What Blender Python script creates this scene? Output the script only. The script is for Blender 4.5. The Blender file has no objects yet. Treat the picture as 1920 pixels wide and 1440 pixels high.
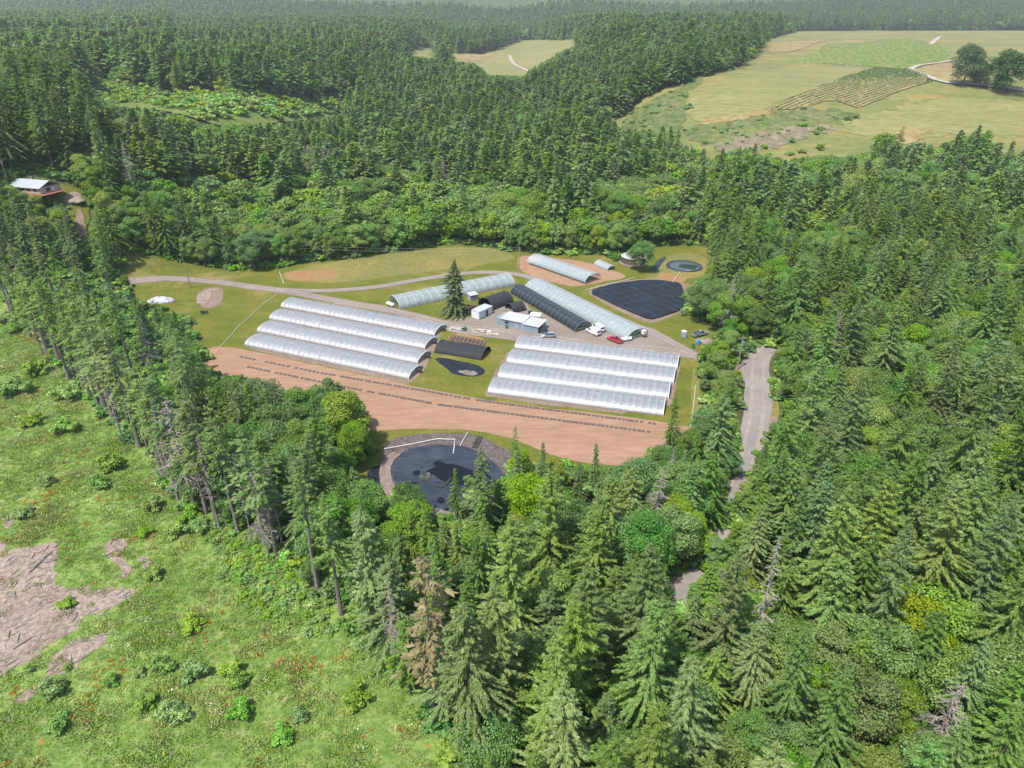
import bpy, bmesh, math, random
import numpy as np
from mathutils import Vector, Matrix, noise as mnoise

# ------------------------------------------------------------------ camera
SC = bpy.context.scene
C = SC.collection
PI = math.pi
F, CX, CY, H, TH = 1290.0, 960.0, 720.0, 90.0, math.radians(28.0)
cam_d = bpy.data.cameras.new('camera')
cam_d.sensor_width = 36.0
cam_d.lens = 36.0 * F / 1920.0
cam_d.clip_start = 1.0
cam_d.clip_end = 30000.0
cam = bpy.data.objects.new('camera', cam_d)
C.objects.link(cam)
cam.location = (0, 0, H)
cam.rotation_euler = (PI / 2 - TH, 0, 0)
SC.camera = cam

# ------------------------------------------------------------------ light
SUN_EL = math.radians(62.0)
SH = Vector((0.66, 0.75, 0)).normalized()          # where shadows fall
sun_d = bpy.data.lights.new('sun', 'SUN')
sun_d.energy = 4.3
sun_d.angle = math.radians(0.5)
sun_d.color = (1.0, 0.955, 0.88)
sun = bpy.data.objects.new('sun', sun_d)
C.objects.link(sun)
sdir = Vector((SH.x * math.cos(SUN_EL), SH.y * math.cos(SUN_EL), -math.sin(SUN_EL)))
sun.rotation_euler = sdir.to_track_quat('-Z', 'Y').to_euler()
sun.location = (-60, -60, 300)

W = bpy.data.worlds.new('World')
SC.world = W
W.use_nodes = True
wn, wl = W.node_tree.nodes, W.node_tree.links
wn.clear()
sky = wn.new('ShaderNodeTexSky')
sky.sky_type = 'NISHITA'
sky.sun_disc = False
sky.sun_elevation = SUN_EL
sky.sun_rotation = math.atan2(-SH.x, -SH.y)
sky.air_density = 1.2
sky.dust_density = 1.5
bg = wn.new('ShaderNodeBackground')
bg.inputs['Strength'].default_value = 0.15
wo = wn.new('ShaderNodeOutputWorld')
wl.new(sky.outputs[0], bg.inputs[0])
wl.new(bg.outputs[0], wo.inputs[0])

SC.view_settings.view_transform = 'Standard'
SC.view_settings.look = 'None'
SC.view_settings.gamma = 1.0
SC.view_settings.use_curve_mapping = False
SC.view_settings.exposure = 1.0
SC.render.engine = 'CYCLES'
SC.cycles.max_bounces = 8
SC.cycles.transparent_max_bounces = 12

rng = np.random.default_rng(11)
R = random.Random(5)

# ------------------------------------------------------------------ terrain shape
def S(t):
    t = np.clip(t, 0, 1)
    return t * t * (3 - 2 * t)

def terrain(x, y):
    x = np.asarray(x, float); y = np.asarray(y, float)
    wr = S((x - 20) / 160)
    z = 46 * S((y - 430) / 230) * wr + (15 * S((y - 700) / 700)) * wr
    z = z + (24 * S((y - 500) / 430) + 18 * S((y - 950) / 900)) * (1 - wr)
    z = z + 36 * S((-x - 115) / 95) * S((y - 215) / 85) * (1 - 0.6 * S((y - 500) / 500))
    far = S((y - 1400) / 1200)
    z = z + far * (10 * np.sin(x / 410 + 1.1) * np.cos(y / 730) + 6 * np.sin(x / 190 + y / 350))
    z = z + 300 * S((y - 1900) / 2600)
    z = z + 0.9 * S((y - 430) / 100) * (np.sin(x / 37) * np.cos(y / 41) + np.sin(x / 71 + y / 53))
    return z

def ray(px, py):
    ux = (np.asarray(px, float) - CX) / F
    uy = (CY - np.asarray(py, float)) / F
    return ux, math.cos(TH) + math.sin(TH) * uy, -math.sin(TH) + math.cos(TH) * uy

def gnd(px, py):
    """ground point under a pixel of the photograph (1920x1440)"""
    dx, dy, dz = ray(px, py)
    lo, hi = 20.0, None
    t = np.concatenate([np.arange(20, 700, 2.0), np.arange(700, 6000, 10.0)])
    zz = H + dz * t - terrain(dx * t, dy * t)
    i = np.argmax(zz < 0) if (zz < 0).any() else len(t) - 1
    a, b = t[max(i - 1, 0)], t[i]
    for _ in range(30):
        m = (a + b) / 2
        if H + dz * m - terrain(dx * m, dy * m) > 0: a = m
        else: b = m
    return Vector((float(dx * a), float(dy * a), float(terrain(dx * a, dy * a))))

def project(x, y, z):
    """photo pixel of a point (vectorised)"""
    z = z - H
    d = y * math.cos(TH) - z * math.sin(TH)
    u = y * math.sin(TH) + z * math.cos(TH)
    return CX + F * x / d, CY - F * u / d, d

def G(pts):
    return [gnd(*p) for p in pts]

# ------------------------------------------------------------------ object helpers
def tag(o, label=None, cat=None, group=None, kind=None):
    if label: o['label'] = label
    if cat: o['category'] = cat
    if group: o['group'] = group
    if kind: o['kind'] = kind
    return o

def empty(name, loc=(0, 0, 0), rz=0.0, label=None, cat=None, group=None):
    o = bpy.data.objects.new(name, None)
    o.empty_display_size = 0.5
    C.objects.link(o)
    o.location = loc
    o.rotation_euler = (0, 0, rz)
    return tag(o, label, cat, group)

class MB:
    def __init__(s):
        s.v = []; s.f = []; s.m = []; s.cur = 0
    def add(s, vs, fs):
        b = len(s.v)
        s.v += [tuple(v) for v in vs]
        s.f += [tuple(b + i for i in f) for f in fs]
        s.m += [s.cur] * len(fs)
        return s
    def box(s, a, b, M=None):
        (x0, y0, z0), (x1, y1, z1) = a, b
        vs = [Vector(p) for p in ((x0,y0,z0),(x1,y0,z0),(x1,y1,z0),(x0,y1,z0),(x0,y0,z1),(x1,y0,z1),(x1,y1,z1),(x0,y1,z1))]
        if M: vs = [M @ v for v in vs]
        return s.add(vs, [(0,3,2,1),(4,5,6,7),(0,1,5,4),(1,2,6,5),(2,3,7,6),(3,0,4,7)])
    def tube(s, pts, rad, n=6, cap=True):
        pts = [Vector(p) for p in pts]
        rad = rad if hasattr(rad, '__len__') else [rad] * len(pts)
        vs, fs = [], []
        for i, p in enumerate(pts):
            d = (pts[min(i+1, len(pts)-1)] - pts[max(i-1, 0)]).normalized()
            u = d.cross(Vector((0,0,1)) if abs(d.z) < .9 else Vector((1,0,0))).normalized()
            w = d.cross(u)
            for k in range(n):
                a = 2*PI*k/n
                vs.append(p + (u*math.cos(a) + w*math.sin(a)) * rad[i])
        for i in range(len(pts)-1):
            for k in range(n):
                fs.append((i*n+k, i*n+(k+1)%n, (i+1)*n+(k+1)%n, (i+1)*n+k))
        if cap:
            fs.append(tuple(range(n-1, -1, -1)))
            fs.append(tuple((len(pts)-1)*n+k for k in range(n)))
        return s.add(vs, fs)
    def prism(s, poly, z0, z1):
        n = len(poly)
        vs = [(p[0], p[1], z0) for p in poly] + [(p[0], p[1], z1) for p in poly]
        fs = [tuple(range(n-1, -1, -1)), tuple(range(n, 2*n))]
        fs += [(i, (i+1) % n, n+(i+1) % n, n+i) for i in range(n)]
        return s.add(vs, fs)
    def loft(s, rings, cap=True, closed=True):
        n = len(rings[0]); vs = [p for r in rings for p in r]; fs = []
        m = n if closed else n-1
        for i in range(len(rings)-1):
            for k in range(m):
                fs.append((i*n+k, i*n+(k+1)%n, (i+1)*n+(k+1)%n, (i+1)*n+k))
        if cap:
            fs.append(tuple(range(n-1, -1, -1))); fs.append(tuple((len(rings)-1)*n+k for k in range(n)))
        return s.add(vs, fs)
    def mesh(s, name, mats, smooth=False):
        me = bpy.data.meshes.new(name)
        me.from_pydata(s.v, [], s.f)
        for m in (mats if isinstance(mats, (list, tuple)) else [mats]): me.materials.append(m)
        if any(s.m): me.polygons.foreach_set('material_index', s.m)
        if smooth: me.polygons.foreach_set('use_smooth', [True]*len(s.f))
        me.update()
        return me
    def build(s, name, mats, parent=None, smooth=False, bevel=0.0, fix=True):
        me = s.mesh(name, mats, smooth)
        if fix:
            bm = bmesh.new(); bm.from_mesh(me)
            bmesh.ops.recalc_face_normals(bm, faces=bm.faces)
            if bevel:
                es = [e for e in bm.edges if len(e.link_faces) == 2 and e.calc_face_angle(0) > .5]
                bmesh.ops.bevel(bm, geom=es, offset=bevel, segments=2, affect='EDGES', profile=.6)
            bm.to_mesh(me); bm.free()
        o = bpy.data.objects.new(name, me)
        C.objects.link(o)
        if parent: o.parent = parent
        return o

def copy_thing(root, loc, rz=None, sc=None, label=None, group=None):
    r = root.copy(); C.objects.link(r)
    r.location = loc
    if rz is not None: r.rotation_euler = (0, 0, rz)
    if sc is not None: r.scale = sc
    if label: r['label'] = label
    if group: r['group'] = group
    for ch in root.children:
        c = ch.copy(); C.objects.link(c); c.parent = r
        for g in ch.children:
            d = g.copy(); C.objects.link(d); d.parent = c
    return r

# ------------------------------------------------------------------ materials
def newmat(name):
    m = bpy.data.materials.new(name); m.use_nodes = True
    nt = m.node_tree; nt.nodes.clear()
    out = nt.nodes.new('ShaderNodeOutputMaterial')
    return m, nt, out

def ramp(nt, fac, stops):
    r = nt.nodes.new('ShaderNodeValToRGB')
    el = r.color_ramp.elements
    while len(el) < len(stops): el.new(0.5)
    for e, (p, c) in zip(el, stops):
        e.position = p; e.color = (*c, 1)
    nt.links.new(fac, r.inputs[0])
    return r.outputs[0]

def noise(nt, vec, scale, detail=5.0, rough=.55, dist=0.0):
    n = nt.nodes.new('ShaderNodeTexNoise')
    n.inputs['Scale'].default_value = scale
    n.inputs['Detail'].default_value = detail
    n.inputs['Roughness'].default_value = rough
    n.inputs['Distortion'].default_value = dist
    if vec is not None: nt.links.new(vec, n.inputs['Vector'])
    return n.outputs[0]

def mixc(nt, fac, a, b, mode='MIX'):
    m = nt.nodes.new('ShaderNodeMix'); m.data_type = 'RGBA'; m.blend_type = mode
    for sck, v in ((m.inputs[0], fac), (m.inputs[6], a), (m.inputs[7], b)):
        if isinstance(v, (int, float)): sck.default_value = v
        elif isinstance(v, tuple): sck.default_value = (*v, 1)
        else: nt.links.new(v, sck)
    return m.outputs[2]

def math_n(nt, op, a, b=0.0, c=0.0):
    m = nt.nodes.new('ShaderNodeMath'); m.operation = op
    for i, v in enumerate((a, b, c)):
        if isinstance(v, (int, float)): m.inputs[i].default_value = v
        else: nt.links.new(v, m.inputs[i])
    return m.outputs[0]

def wpos(nt, rot=0.0, scale=(1, 1, 1)):
    g = nt.nodes.new('ShaderNodeNewGeometry')
    if rot == 0 and scale == (1, 1, 1): return g.outputs['Position']
    mp = nt.nodes.new('ShaderNodeMapping')
    mp.inputs['Rotation'].default_value = (0, 0, rot)
    mp.inputs['Scale'].default_value = scale
    nt.links.new(g.outputs['Position'], mp.inputs[0])
    return mp.outputs[0]

def ground_mat(name, stops, scale, fine=None, fine_scale=2.0, fine_fac=.5, patches=(), rough=.95, bump=.3, bump_scale=1.5,
               rot=0.0, stretch=(1, 1, 1), spec=.1, lines=None, gs=.66, grain=1.1, grain_amt=.30):
    """layered noise ground; patches = list of (colour, scale, lo, hi)"""
    m, nt, out = newmat(name)
    k_ = lambda st: [(.5+(q-.5)*.6, tuple(gs*v for v in c)) for q, c in st]
    stops = k_(stops); fine = k_(fine) if fine else None
    patches = [(tuple(gs*v for v in c), s, lo, hi) for c, s, lo, hi in patches]
    if lines: lines = (*lines[:3], tuple(gs*v for v in lines[3]))
    p = wpos(nt); ps = wpos(nt, rot, stretch)
    col = ramp(nt, noise(nt, ps, scale, 6, .6), stops)
    if fine:
        col = mixc(nt, fine_fac, col, ramp(nt, noise(nt, ps, fine_scale, 6, .7), fine), 'MIX')
    for k, (c, s, lo, hi) in enumerate(patches):
        mp = nt.nodes.new('ShaderNodeMapping'); mp.inputs['Location'].default_value = (31*k+7, 17*k, 0)
        nt.links.new(p, mp.inputs[0])
        f = nt.nodes.new('ShaderNodeMapRange'); f.inputs[1].default_value = lo; f.inputs[2].default_value = hi
        nt.links.new(noise(nt, mp.outputs[0], s, 8, .68, .3), f.inputs[0])
        col = mixc(nt, f.outputs[0], col, c)
    if lines:
        lrot, lscale, lfac, lcol = lines
        wv = nt.nodes.new('ShaderNodeTexWave'); wv.bands_direction = 'Y'
        wv.inputs['Scale'].default_value = lscale; wv.inputs['Distortion'].default_value = 1.2
        wv.inputs['Detail'].default_value = 3; wv.inputs['Detail Scale'].default_value = .4
        nt.links.new(wpos(nt, lrot), wv.inputs[0])
        col = mixc(nt, math_n(nt, 'MULTIPLY', wv.outputs[1], lfac), col, lcol)
    gv = math_n(nt, 'MULTIPLY_ADD', noise(nt, ps, grain, 7, .75), grain_amt*6, 1-grain_amt*3)
    gv = math_n(nt, 'MAXIMUM', math_n(nt, 'MINIMUM', gv, 1+grain_amt*1.3), 1-grain_amt)
    gc = nt.nodes.new('ShaderNodeCombineColor')
    for q_ in range(3): nt.links.new(gv, gc.inputs[q_])
    col = mixc(nt, 1.0, col, gc.outputs[0], 'MULTIPLY')
    b = nt.nodes.new('ShaderNodeBsdfPrincipled')
    b.inputs['Roughness'].default_value = rough
    b.inputs['Specular IOR Level'].default_value = spec
    nt.links.new(col, b.inputs['Base Color'])
    if bump:
        bp = nt.nodes.new('ShaderNodeBump'); bp.inputs['Strength'].default_value = bump; bp.inputs['Distance'].default_value = .3
        nt.links.new(noise(nt, p, bump_scale, 8, .7), bp.inputs['Height'])
        nt.links.new(bp.outputs[0], b.inputs['Normal'])
    nt.links.new(b.outputs[0], out.inputs[0])
    return m

def pmat(name, col, rough=.5, metal=0.0, spec=.5, var=.12, scale=2.0, bump=0.0, coat=0.0, stretch=(1,1,1)):
    m, nt, out = newmat(name)
    tc = nt.nodes.new('ShaderNodeTexCoord')
    mp = nt.nodes.new('ShaderNodeMapping'); mp.inputs['Scale'].default_value = stretch
    nt.links.new(tc.outputs['Object'], mp.inputs[0])
    n = noise(nt, mp.outputs[0], scale, 6, .6)
    col = tuple(.8*c for c in col)
    lo = tuple(max(0, c*(1-var*1.6)) for c in col); hi = tuple(min(1, c*(1+var)) for c in col)
    b = nt.nodes.new('ShaderNodeBsdfPrincipled')
    nt.links.new(ramp(nt, n, [(.3, lo), (.7, hi)]), b.inputs['Base Color'])
    b.inputs['Roughness'].default_value = rough
    b.inputs['Metallic'].default_value = metal
    b.inputs['Specular IOR Level'].default_value = spec
    b.inputs['Coat Weight'].default_value = coat
    if bump:
        bp = nt.nodes.new('ShaderNodeBump'); bp.inputs['Strength'].default_value = bump; bp.inputs['Distance'].default_value = .1
        nt.links.new(n, bp.inputs['Height']); nt.links.new(bp.outputs[0], b.inputs['Normal'])
    nt.links.new(b.outputs[0], out.inputs[0])
    return m

def leaf_mat(name, c0, c1, c2, transl=.3, objvar=.35, rough=.55, alt=None):
    """leaves: colour varies per leaf spray and per tree"""
    m, nt, out = newmat(name)
    g = nt.nodes.new('ShaderNodeNewGeometry'); oi = nt.nodes.new('ShaderNodeObjectInfo')
    c0, c1, c2 = [(c[0]*1.58, c[1]*1.64, c[2]*1.42) for c in (c0, c1, c2)]
    col = ramp(nt, g.outputs['Random Per Island'], [(0, c0), (.55, c1), (1, c2)])
    hs = nt.nodes.new('ShaderNodeHueSaturation')
    nt.links.new(col, hs.inputs['Color'])
    r = oi.outputs['Random']
    nt.links.new(math_n(nt, 'MULTIPLY_ADD', r, objvar*1.3, 1-objvar*.6), hs.inputs['Value'])
    r2 = math_n(nt, 'FRACT', math_n(nt, 'MULTIPLY', r, 17.31))
    nt.links.new(math_n(nt, 'MULTIPLY_ADD', r2, .05, .475), hs.inputs['Hue'])
    r3 = math_n(nt, 'FRACT', math_n(nt, 'MULTIPLY', r, 53.7))
    nt.links.new(math_n(nt, 'MULTIPLY_ADD', r3, .35, .88), hs.inputs['Saturation'])
    c = hs.outputs[0]
    if alt:
        fr = math_n(nt, 'FRACT', math_n(nt, 'MULTIPLY', r, 91.7))
        c = mixc(nt, math_n(nt, 'GREATER_THAN', fr, alt[1]), c, mixc(nt, .75, c, alt[0]))
    b = nt.nodes.new('ShaderNodeBsdfPrincipled')
    b.inputs['Roughness'].default_value = rough
    b.inputs['Specular IOR Level'].default_value = .3
    nt.links.new(c, b.inputs['Base Color'])
    t = nt.nodes.new('ShaderNodeBsdfTranslucent')
    nt.links.new(mixc(nt, 1.0, c, (1.0, 1.1, .5), 'MULTIPLY'), t.inputs[0])
    mx = nt.nodes.new('ShaderNodeMixShader'); mx.inputs[0].default_value = transl
    nt.links.new(b.outputs[0], mx.inputs[1]); nt.links.new(t.outputs[0], mx.inputs[2])
    nt.links.new(mx.outputs[0], out.inputs[0])
    return m

def film_mat(name, col, alpha, rough, metal=0.0, transl=0.0):
    m, nt, out = newmat(name)
    tc = nt.nodes.new('ShaderNodeTexCoord')
    n = noise(nt, tc.outputs['Object'], .7, 5, .6)
    b = nt.nodes.new('ShaderNodeBsdfPrincipled')
    nt.links.new(ramp(nt, n, [(.3, tuple(c*.86 for c in col)), (.7, col)]), b.inputs['Base Color'])
    nt.links.new(math_n(nt, 'MULTIPLY_ADD', n, .25, rough-.1), b.inputs['Roughness'])
    b.inputs['Specular IOR Level'].default_value = .5
    b.inputs['Metallic'].default_value = metal
    bp = nt.nodes.new('ShaderNodeBump'); bp.inputs['Strength'].default_value = .35; bp.inputs['Distance'].default_value = .12
    nt.links.new(noise(nt, tc.outputs['Object'], 1.6, 4, .6, .5), bp.inputs['Height'])
    nt.links.new(bp.outputs[0], b.inputs['Normal'])
    if transl:
        t = nt.nodes.new('ShaderNodeBsdfTranslucent'); t.inputs[0].default_value = (.75, .76, .77, 1)
        mx = nt.nodes.new('ShaderNodeMixShader'); mx.inputs[0].default_value = transl
        nt.links.new(b.outputs[0], mx.inputs[1]); nt.links.new(t.outputs[0], mx.inputs[2])
        b = mx
    if alpha < 1:
        t = nt.nodes.new('ShaderNodeBsdfTransparent'); t.inputs[0].default_value = (.93, .95, .96, 1)
        mx = nt.nodes.new('ShaderNodeMixShader')
        nt.links.new(math_n(nt, 'MULTIPLY_ADD', n, .2, alpha-.1), mx.inputs[0])
        nt.links.new(t.outputs[0], mx.inputs[1]); nt.links.new(b.outputs[0], mx.inputs[2])
        nt.links.new(mx.outputs[0], out.inputs[0])
    else:
        nt.links.new(b.outputs[0], out.inputs[0])
    return m

# ------------------------------------------------------------------ ground sheets
def jag(poly, step, amp, seed=0):
    """natural edge: an outline broken up with noise"""
    out = []
    n = len(poly)
    for i in range(n):
        a, b = Vector(poly[i][:2]), Vector(poly[(i+1) % n][:2])
        k = max(1, int((b-a).length / step))
        nrm = Vector((-(b-a).y, (b-a).x))
        if nrm.length: nrm.normalize()
        for j in range(k):
            p = a.lerp(b, j/k)
            q = Vector((p.x*.13+seed*7.7, p.y*.13, seed*3.1))
            d = amp*(mnoise.noise(q)*1.3 + mnoise.noise(q*3.7)*.6 + mnoise.noise(q*9)*.3)
            out.append(p + nrm*d)
    return out

def smooth_poly(poly, it=2):
    pts = [Vector(p[:2]) for p in poly]
    for _ in range(it):
        o = []
        for i in range(len(pts)):
            a, b = pts[i], pts[(i+1) % len(pts)]
            o += [a.lerp(b, .25), a.lerp(b, .75)]
        pts = o
    return pts

def sheet(name, poly, m, off, cell=None, kind='structure', zf=None, thick=0.0, smooth=False):
    bm = bmesh.new()
    vs = [bm.verts.new((p[0], p[1], 0)) for p in poly]
    f = bm.faces.new(vs)
    if cell is None:
        bmesh.ops.triangulate(bm, faces=[f], ngon_method='EAR_CLIP')
    else:
        bmesh.ops.triangulate(bm, faces=[f], ngon_method='EAR_CLIP')
        xs = [p[0] for p in poly]; ys = [p[1] for p in poly]
        for ax, arr in ((0, xs), (1, ys)):
            t = math.floor(min(arr)/cell)*cell + cell
            while t < max(arr):
                co = Vector((t, 0, 0)) if ax == 0 else Vector((0, t, 0))
                no = Vector((1, 0, 0)) if ax == 0 else Vector((0, 1, 0))
                bmesh.ops.bisect_plane(bm, geom=bm.verts[:]+bm.edges[:]+bm.faces[:], dist=1e-4, plane_co=co, plane_no=no)
                t += cell
    xs = np.array([v.co.x for v in bm.verts]); ys = np.array([v.co.y for v in bm.verts])
    zs = terrain(xs, ys); zs = zs + off + np.clip(zs*.03, 0, .25)
    if zf is not None: zs = zs + zf(xs, ys)
    for v, z in zip(bm.verts, zs): v.co.z = z
    for f in bm.faces:
        if f.normal.z < 0: f.normal_flip()
    bm.normal_update()
    for f in bm.faces:
        if f.normal.z < 0: f.normal_flip()
        f.smooth = smooth
    me = bpy.data.meshes.new(name); bm.to_mesh(me); bm.free()
    me.materials.append(m)
    o = bpy.data.objects.new(name, me); C.objects.link(o)
    if kind: o['kind'] = kind
    return o

def ribbon_poly(pts, w, taper=None):
    """outline of a band w metres wide along ground points (Catmull-Rom)"""
    P = [Vector(p[:2]) for p in pts]
    Q = []
    for i in range(len(P)-1):
        p0, p1, p2, p3 = P[max(i-1, 0)], P[i], P[i+1], P[min(i+2, len(P)-1)]
        k = max(2, int((p2-p1).length/3))
        for j in range(k):
            t = j/k
            Q.append(.5*((2*p1)+(-p0+p2)*t+(2*p0-5*p1+4*p2-p3)*t*t+(-p0+3*p1-3*p2+p3)*t**3))
    Q.append(P[-1])
    L, Rr = [], []
    for i, q in enumerate(Q):
        d = (Q[min(i+1, len(Q)-1)]-Q[max(i-1, 0)]).normalized()
        n = Vector((-d.y, d.x))
        ww = w*(1+.1*mnoise.noise(Vector((q.x*.1, q.y*.1, 3))))/2
        L.append(q+n*ww); Rr.append(q-n*ww)
    return L + Rr[::-1]

def pip(poly, x, y):
    """points in polygon, vectorised"""
    x = np.asarray(x); y = np.asarray(y)
    ins = np.zeros(x.shape, bool)
    n = len(poly)
    j = n-1
    for i in range(n):
        xi, yi = poly[i]; xj, yj = poly[j]
        if yi != yj:
            ins ^= ((yi > y) != (yj > y)) & (x < (xj-xi)*(y-yi)/(yj-yi)+xi)
        j = i
    return ins

# ================================================================== THE SETTING
FIELD_ROT = -math.atan2((gnd(1230, 795)-gnd(450, 669)).y, (gnd(1230, 795)-gnd(450, 669)).x)
M_floor = ground_mat('forest_floor', [(.3, (.022, .032, .010)), (.5, (.042, .058, .018)), (.7, (.075, .095, .030))], .08,
                     fine=[(.35, (.030, .035, .014)), (.7, (.075, .10, .03))], fine_scale=.7, bump=.8, gs=1)
M_lawn = ground_mat('mown_grass', [(.3, (.085, .112, .012)), (.5, (.125, .140, .016)), (.7, (.18, .165, .030))], .06,
                    fine=[(.3, (.085, .105, .018)), (.7, (.16, .155, .03))], fine_scale=.45, fine_fac=.5,
                    patches=[((.24, .19, .07), .05, .54, .68), ((.075, .115, .015), .09, .60, .70)], bump=.35, rot=-.5, stretch=(1, 2.2, 1))
M_meadow = ground_mat('rough_meadow', [(.28, (.050, .092, .018)), (.5, (.088, .140, .030)), (.7, (.125, .165, .045))], .09,
                      fine=[(.3, (.045, .085, .016)), (.5, (.090, .14, .03)), (.72, (.19, .19, .075))], fine_scale=.5, fine_fac=.55,
                      patches=[((.24, .075, .020), .11, .66, .73), ((.20, .185, .085), .16, .63, .74), ((.03, .06, .014), .2, .66, .76)], bump=.8, bump_scale=1.1, gs=1.2, grain_amt=.12)
M_hay = ground_mat('tall_yellow_grass', [(.3, (.13, .155, .040)), (.5, (.185, .175, .050)), (.7, (.27, .205, .060))], .05,
                   fine=[(.3, (.12, .14, .04)), (.7, (.25, .20, .07))], fine_scale=.5, patches=[((.28, .145, .06), .05, .60, .70)], bump=.5)
M_rust = ground_mat('rusty_dry_grass', [(.3, (.30, .145, .058)), (.55, (.34, .185, .085)), (.7, (.25, .19, .06))], .15,
                    fine=[(.3, (.20, .11, .05)), (.7, (.32, .22, .11))], fine_scale=1.0, bump=.5)
M_soil = ground_mat('tilled_soil', [(.3, (.295, .175, .112)), (.5, (.335, .203, .132)), (.72, (.37, .235, .158))], .03,
                    fine=[(.3, (.275, .16, .10)), (.7, (.385, .245, .165))], fine_scale=.9, fine_fac=.45,
                    rot=FIELD_ROT, stretch=(.16, 1, 1), bump=.35, lines=(FIELD_ROT, .55, .16, (.25, .135, .085)), grain=.9, grain_amt=.08)
M_dirt = ground_mat('bare_dirt', [(.3, (.185, .135, .100)), (.5, (.225, .165, .125)), (.7, (.265, .20, .155))], .1,
                    fine=[(.3, (.16, .115, .085)), (.7, (.29, .22, .17))], fine_scale=1.2, bump=.4)
M_gravel = ground_mat(grain_amt=.10, name='gravel', stops= [(.3, (.195, .158, .132)), (.5, (.232, .192, .163)), (.7, (.275, .235, .205))], scale=.06,
                      fine=[(.3, (.18, .145, .12)), (.7, (.285, .245, .215))], fine_scale=1.0, fine_fac=.4,
                      patches=[((.155, .125, .105), .07, .58, .74), ((.30, .245, .20), .05, .60, .75)], bump=.25, bump_scale=3)
M_road = ground_mat(grain_amt=.08, name='worn_asphalt', stops= [(.3, (.222, .203, .193)), (.5, (.258, .238, .227)), (.7, (.295, .272, .26))], scale=.15,
                    fine=[(.3, (.205, .175, .155)), (.7, (.29, .255, .235))], fine_scale=1.4, fine_fac=.4,
                    patches=[((.165, .145, .135), .12, .62, .72)], bump=.12, bump_scale=4)
M_slash = ground_mat('logged_bare_soil', [(.3, (.27, .20, .14)), (.5, (.365, .28, .21)), (.7, (.45, .36, .28))], .12,
                     fine=[(.3, (.15, .105, .088)), (.5, (.26, .195, .17)), (.75, (.40, .34, .31))], fine_scale=1.3, fine_fac=.6,
                     patches=[((.075, .115, .028), .2, .60, .68), ((.06, .043, .036), .13, .66, .76)], bump=.9, bump_scale=1.8)
M_berm = ground_mat('gravel_berm', [(.3, (.08, .064, .058)), (.5, (.112, .09, .082)), (.7, (.15, .122, .113))], .4,
                    fine=[(.3, (.08, .062, .056)), (.7, (.21, .175, .165))], fine_scale=2.2, fine_fac=.6, bump=.9, bump_scale=2.5)
M_hill = ground_mat('hill_pasture', [(.3, (.145, .160, .042)), (.5, (.195, .195, .055)), (.68, (.29, .225, .075))], .011,
                    fine=[(.3, (.12, .145, .05)), (.55, (.17, .18, .07)), (.75, (.26, .20, .085))], fine_scale=.06, fine_fac=.5,
                    patches=[((.29, .19, .060), .014, .56, .66), ((.34, .265, .11), .022, .57, .68), ((.11, .14, .035), .03, .6, .7)], bump=.5, rot=.4, stretch=(.6, 1.7, 1), grain=.22, grain_amt=.24)
M_hillpale = ground_mat(lines=(.35, .055, .35, (.29, .25, .10)), name='pale_hayfield', stops= [(.3, (.15, .175, .062)), (.5, (.19, .205, .075)), (.7, (.26, .225, .080))], scale=.012,
                    fine=[(.3, (.13, .155, .055)), (.7, (.28, .235, .09))], fine_scale=.05, fine_fac=.5, patches=[((.30, .225, .085), .02, .58, .7)], bump=.3, rot=.3, stretch=(.5, 2.2, 1), grain=.22, grain_amt=.24)
M_hillgreen = ground_mat('hill_green_brush', [(.3, (.10, .135, .035)), (.5, (.135, .165, .048)), (.7, (.20, .19, .07))], .03,
                    fine=[(.3, (.055, .09, .022)), (.7, (.165, .17, .07))], fine_scale=.16, fine_fac=.6, bump=.8, grain=.22, grain_amt=.38)
M_hillbrown = ground_mat('hill_bare_brush', [(.3, (.135, .138, .075)), (.5, (.185, .168, .10)), (.7, (.235, .195, .12))], .03,
                    fine=[(.3, (.10, .095, .06)), (.7, (.26, .20, .14))], fine_scale=.12, fine_fac=.5, bump=.6, grain=.22, grain_amt=.38)
M_hilltan = ground_mat('dry_hill_grass', [(.3, (.215, .175, .06)), (.5, (.255, .205, .078)), (.7, (.30, .245, .11))], .03,
                    fine=[(.3, (.20, .15, .06)), (.7, (.33, .25, .12))], fine_scale=.12, bump=.4, grain=.22, grain_amt=.24)
M_vine = ground_mat('vineyard_ground', [(.3, (.085, .115, .026)), (.5, (.11, .135, .034)), (.7, (.16, .165, .045))], .03,
                    fine=[(.3, (.10, .14, .03)), (.7, (.2, .2, .08))], fine_scale=.1, bump=.4, grain=.22, grain_amt=.24)
M_track = ground_mat('pale_track', [(.3, (.34, .285, .225)), (.7, (.43, .37, .31))], .1, bump=.2)

def lines(*segs):
    out = []
    for a, b, st in segs:
        t = a
        while t < b - 1e-6:
            out.append(t); t += st
    out.append(segs[-1][1]); return np.array(out)
gx = lines((-9000, -1600, 400), (-1600, -700, 50), (-700, -350, 10), (-350, 150, 5), (150, 800, 10), (800, 1800, 50), (1800, 9000, 400))
gy = lines((-300, -100, 50), (-100, 200, 10), (200, 480, 5), (480, 1000, 10), (1000, 2600, 40), (2600, 12000, 300))
XX, YY = np.meshgrid(gx, gy)
ZZ = terrain(XX, YY)
me = bpy.data.meshes.new('ground')
nx, ny = len(gx), len(gy)
ii = (np.arange(ny-1)[:, None]*nx + np.arange(nx-1)[None]).ravel()
me.from_pydata(np.stack([XX.ravel(), YY.ravel(), ZZ.ravel()], 1).tolist(), [],
               np.stack([ii, ii+1, ii+nx+1, ii+nx], 1).tolist())
me.materials.append(M_floor)
me.polygons.foreach_set('use_smooth', [True]*len(me.polygons))
go = bpy.data.objects.new('ground', me); C.objects.link(go); tag(go, kind='structure')

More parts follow.
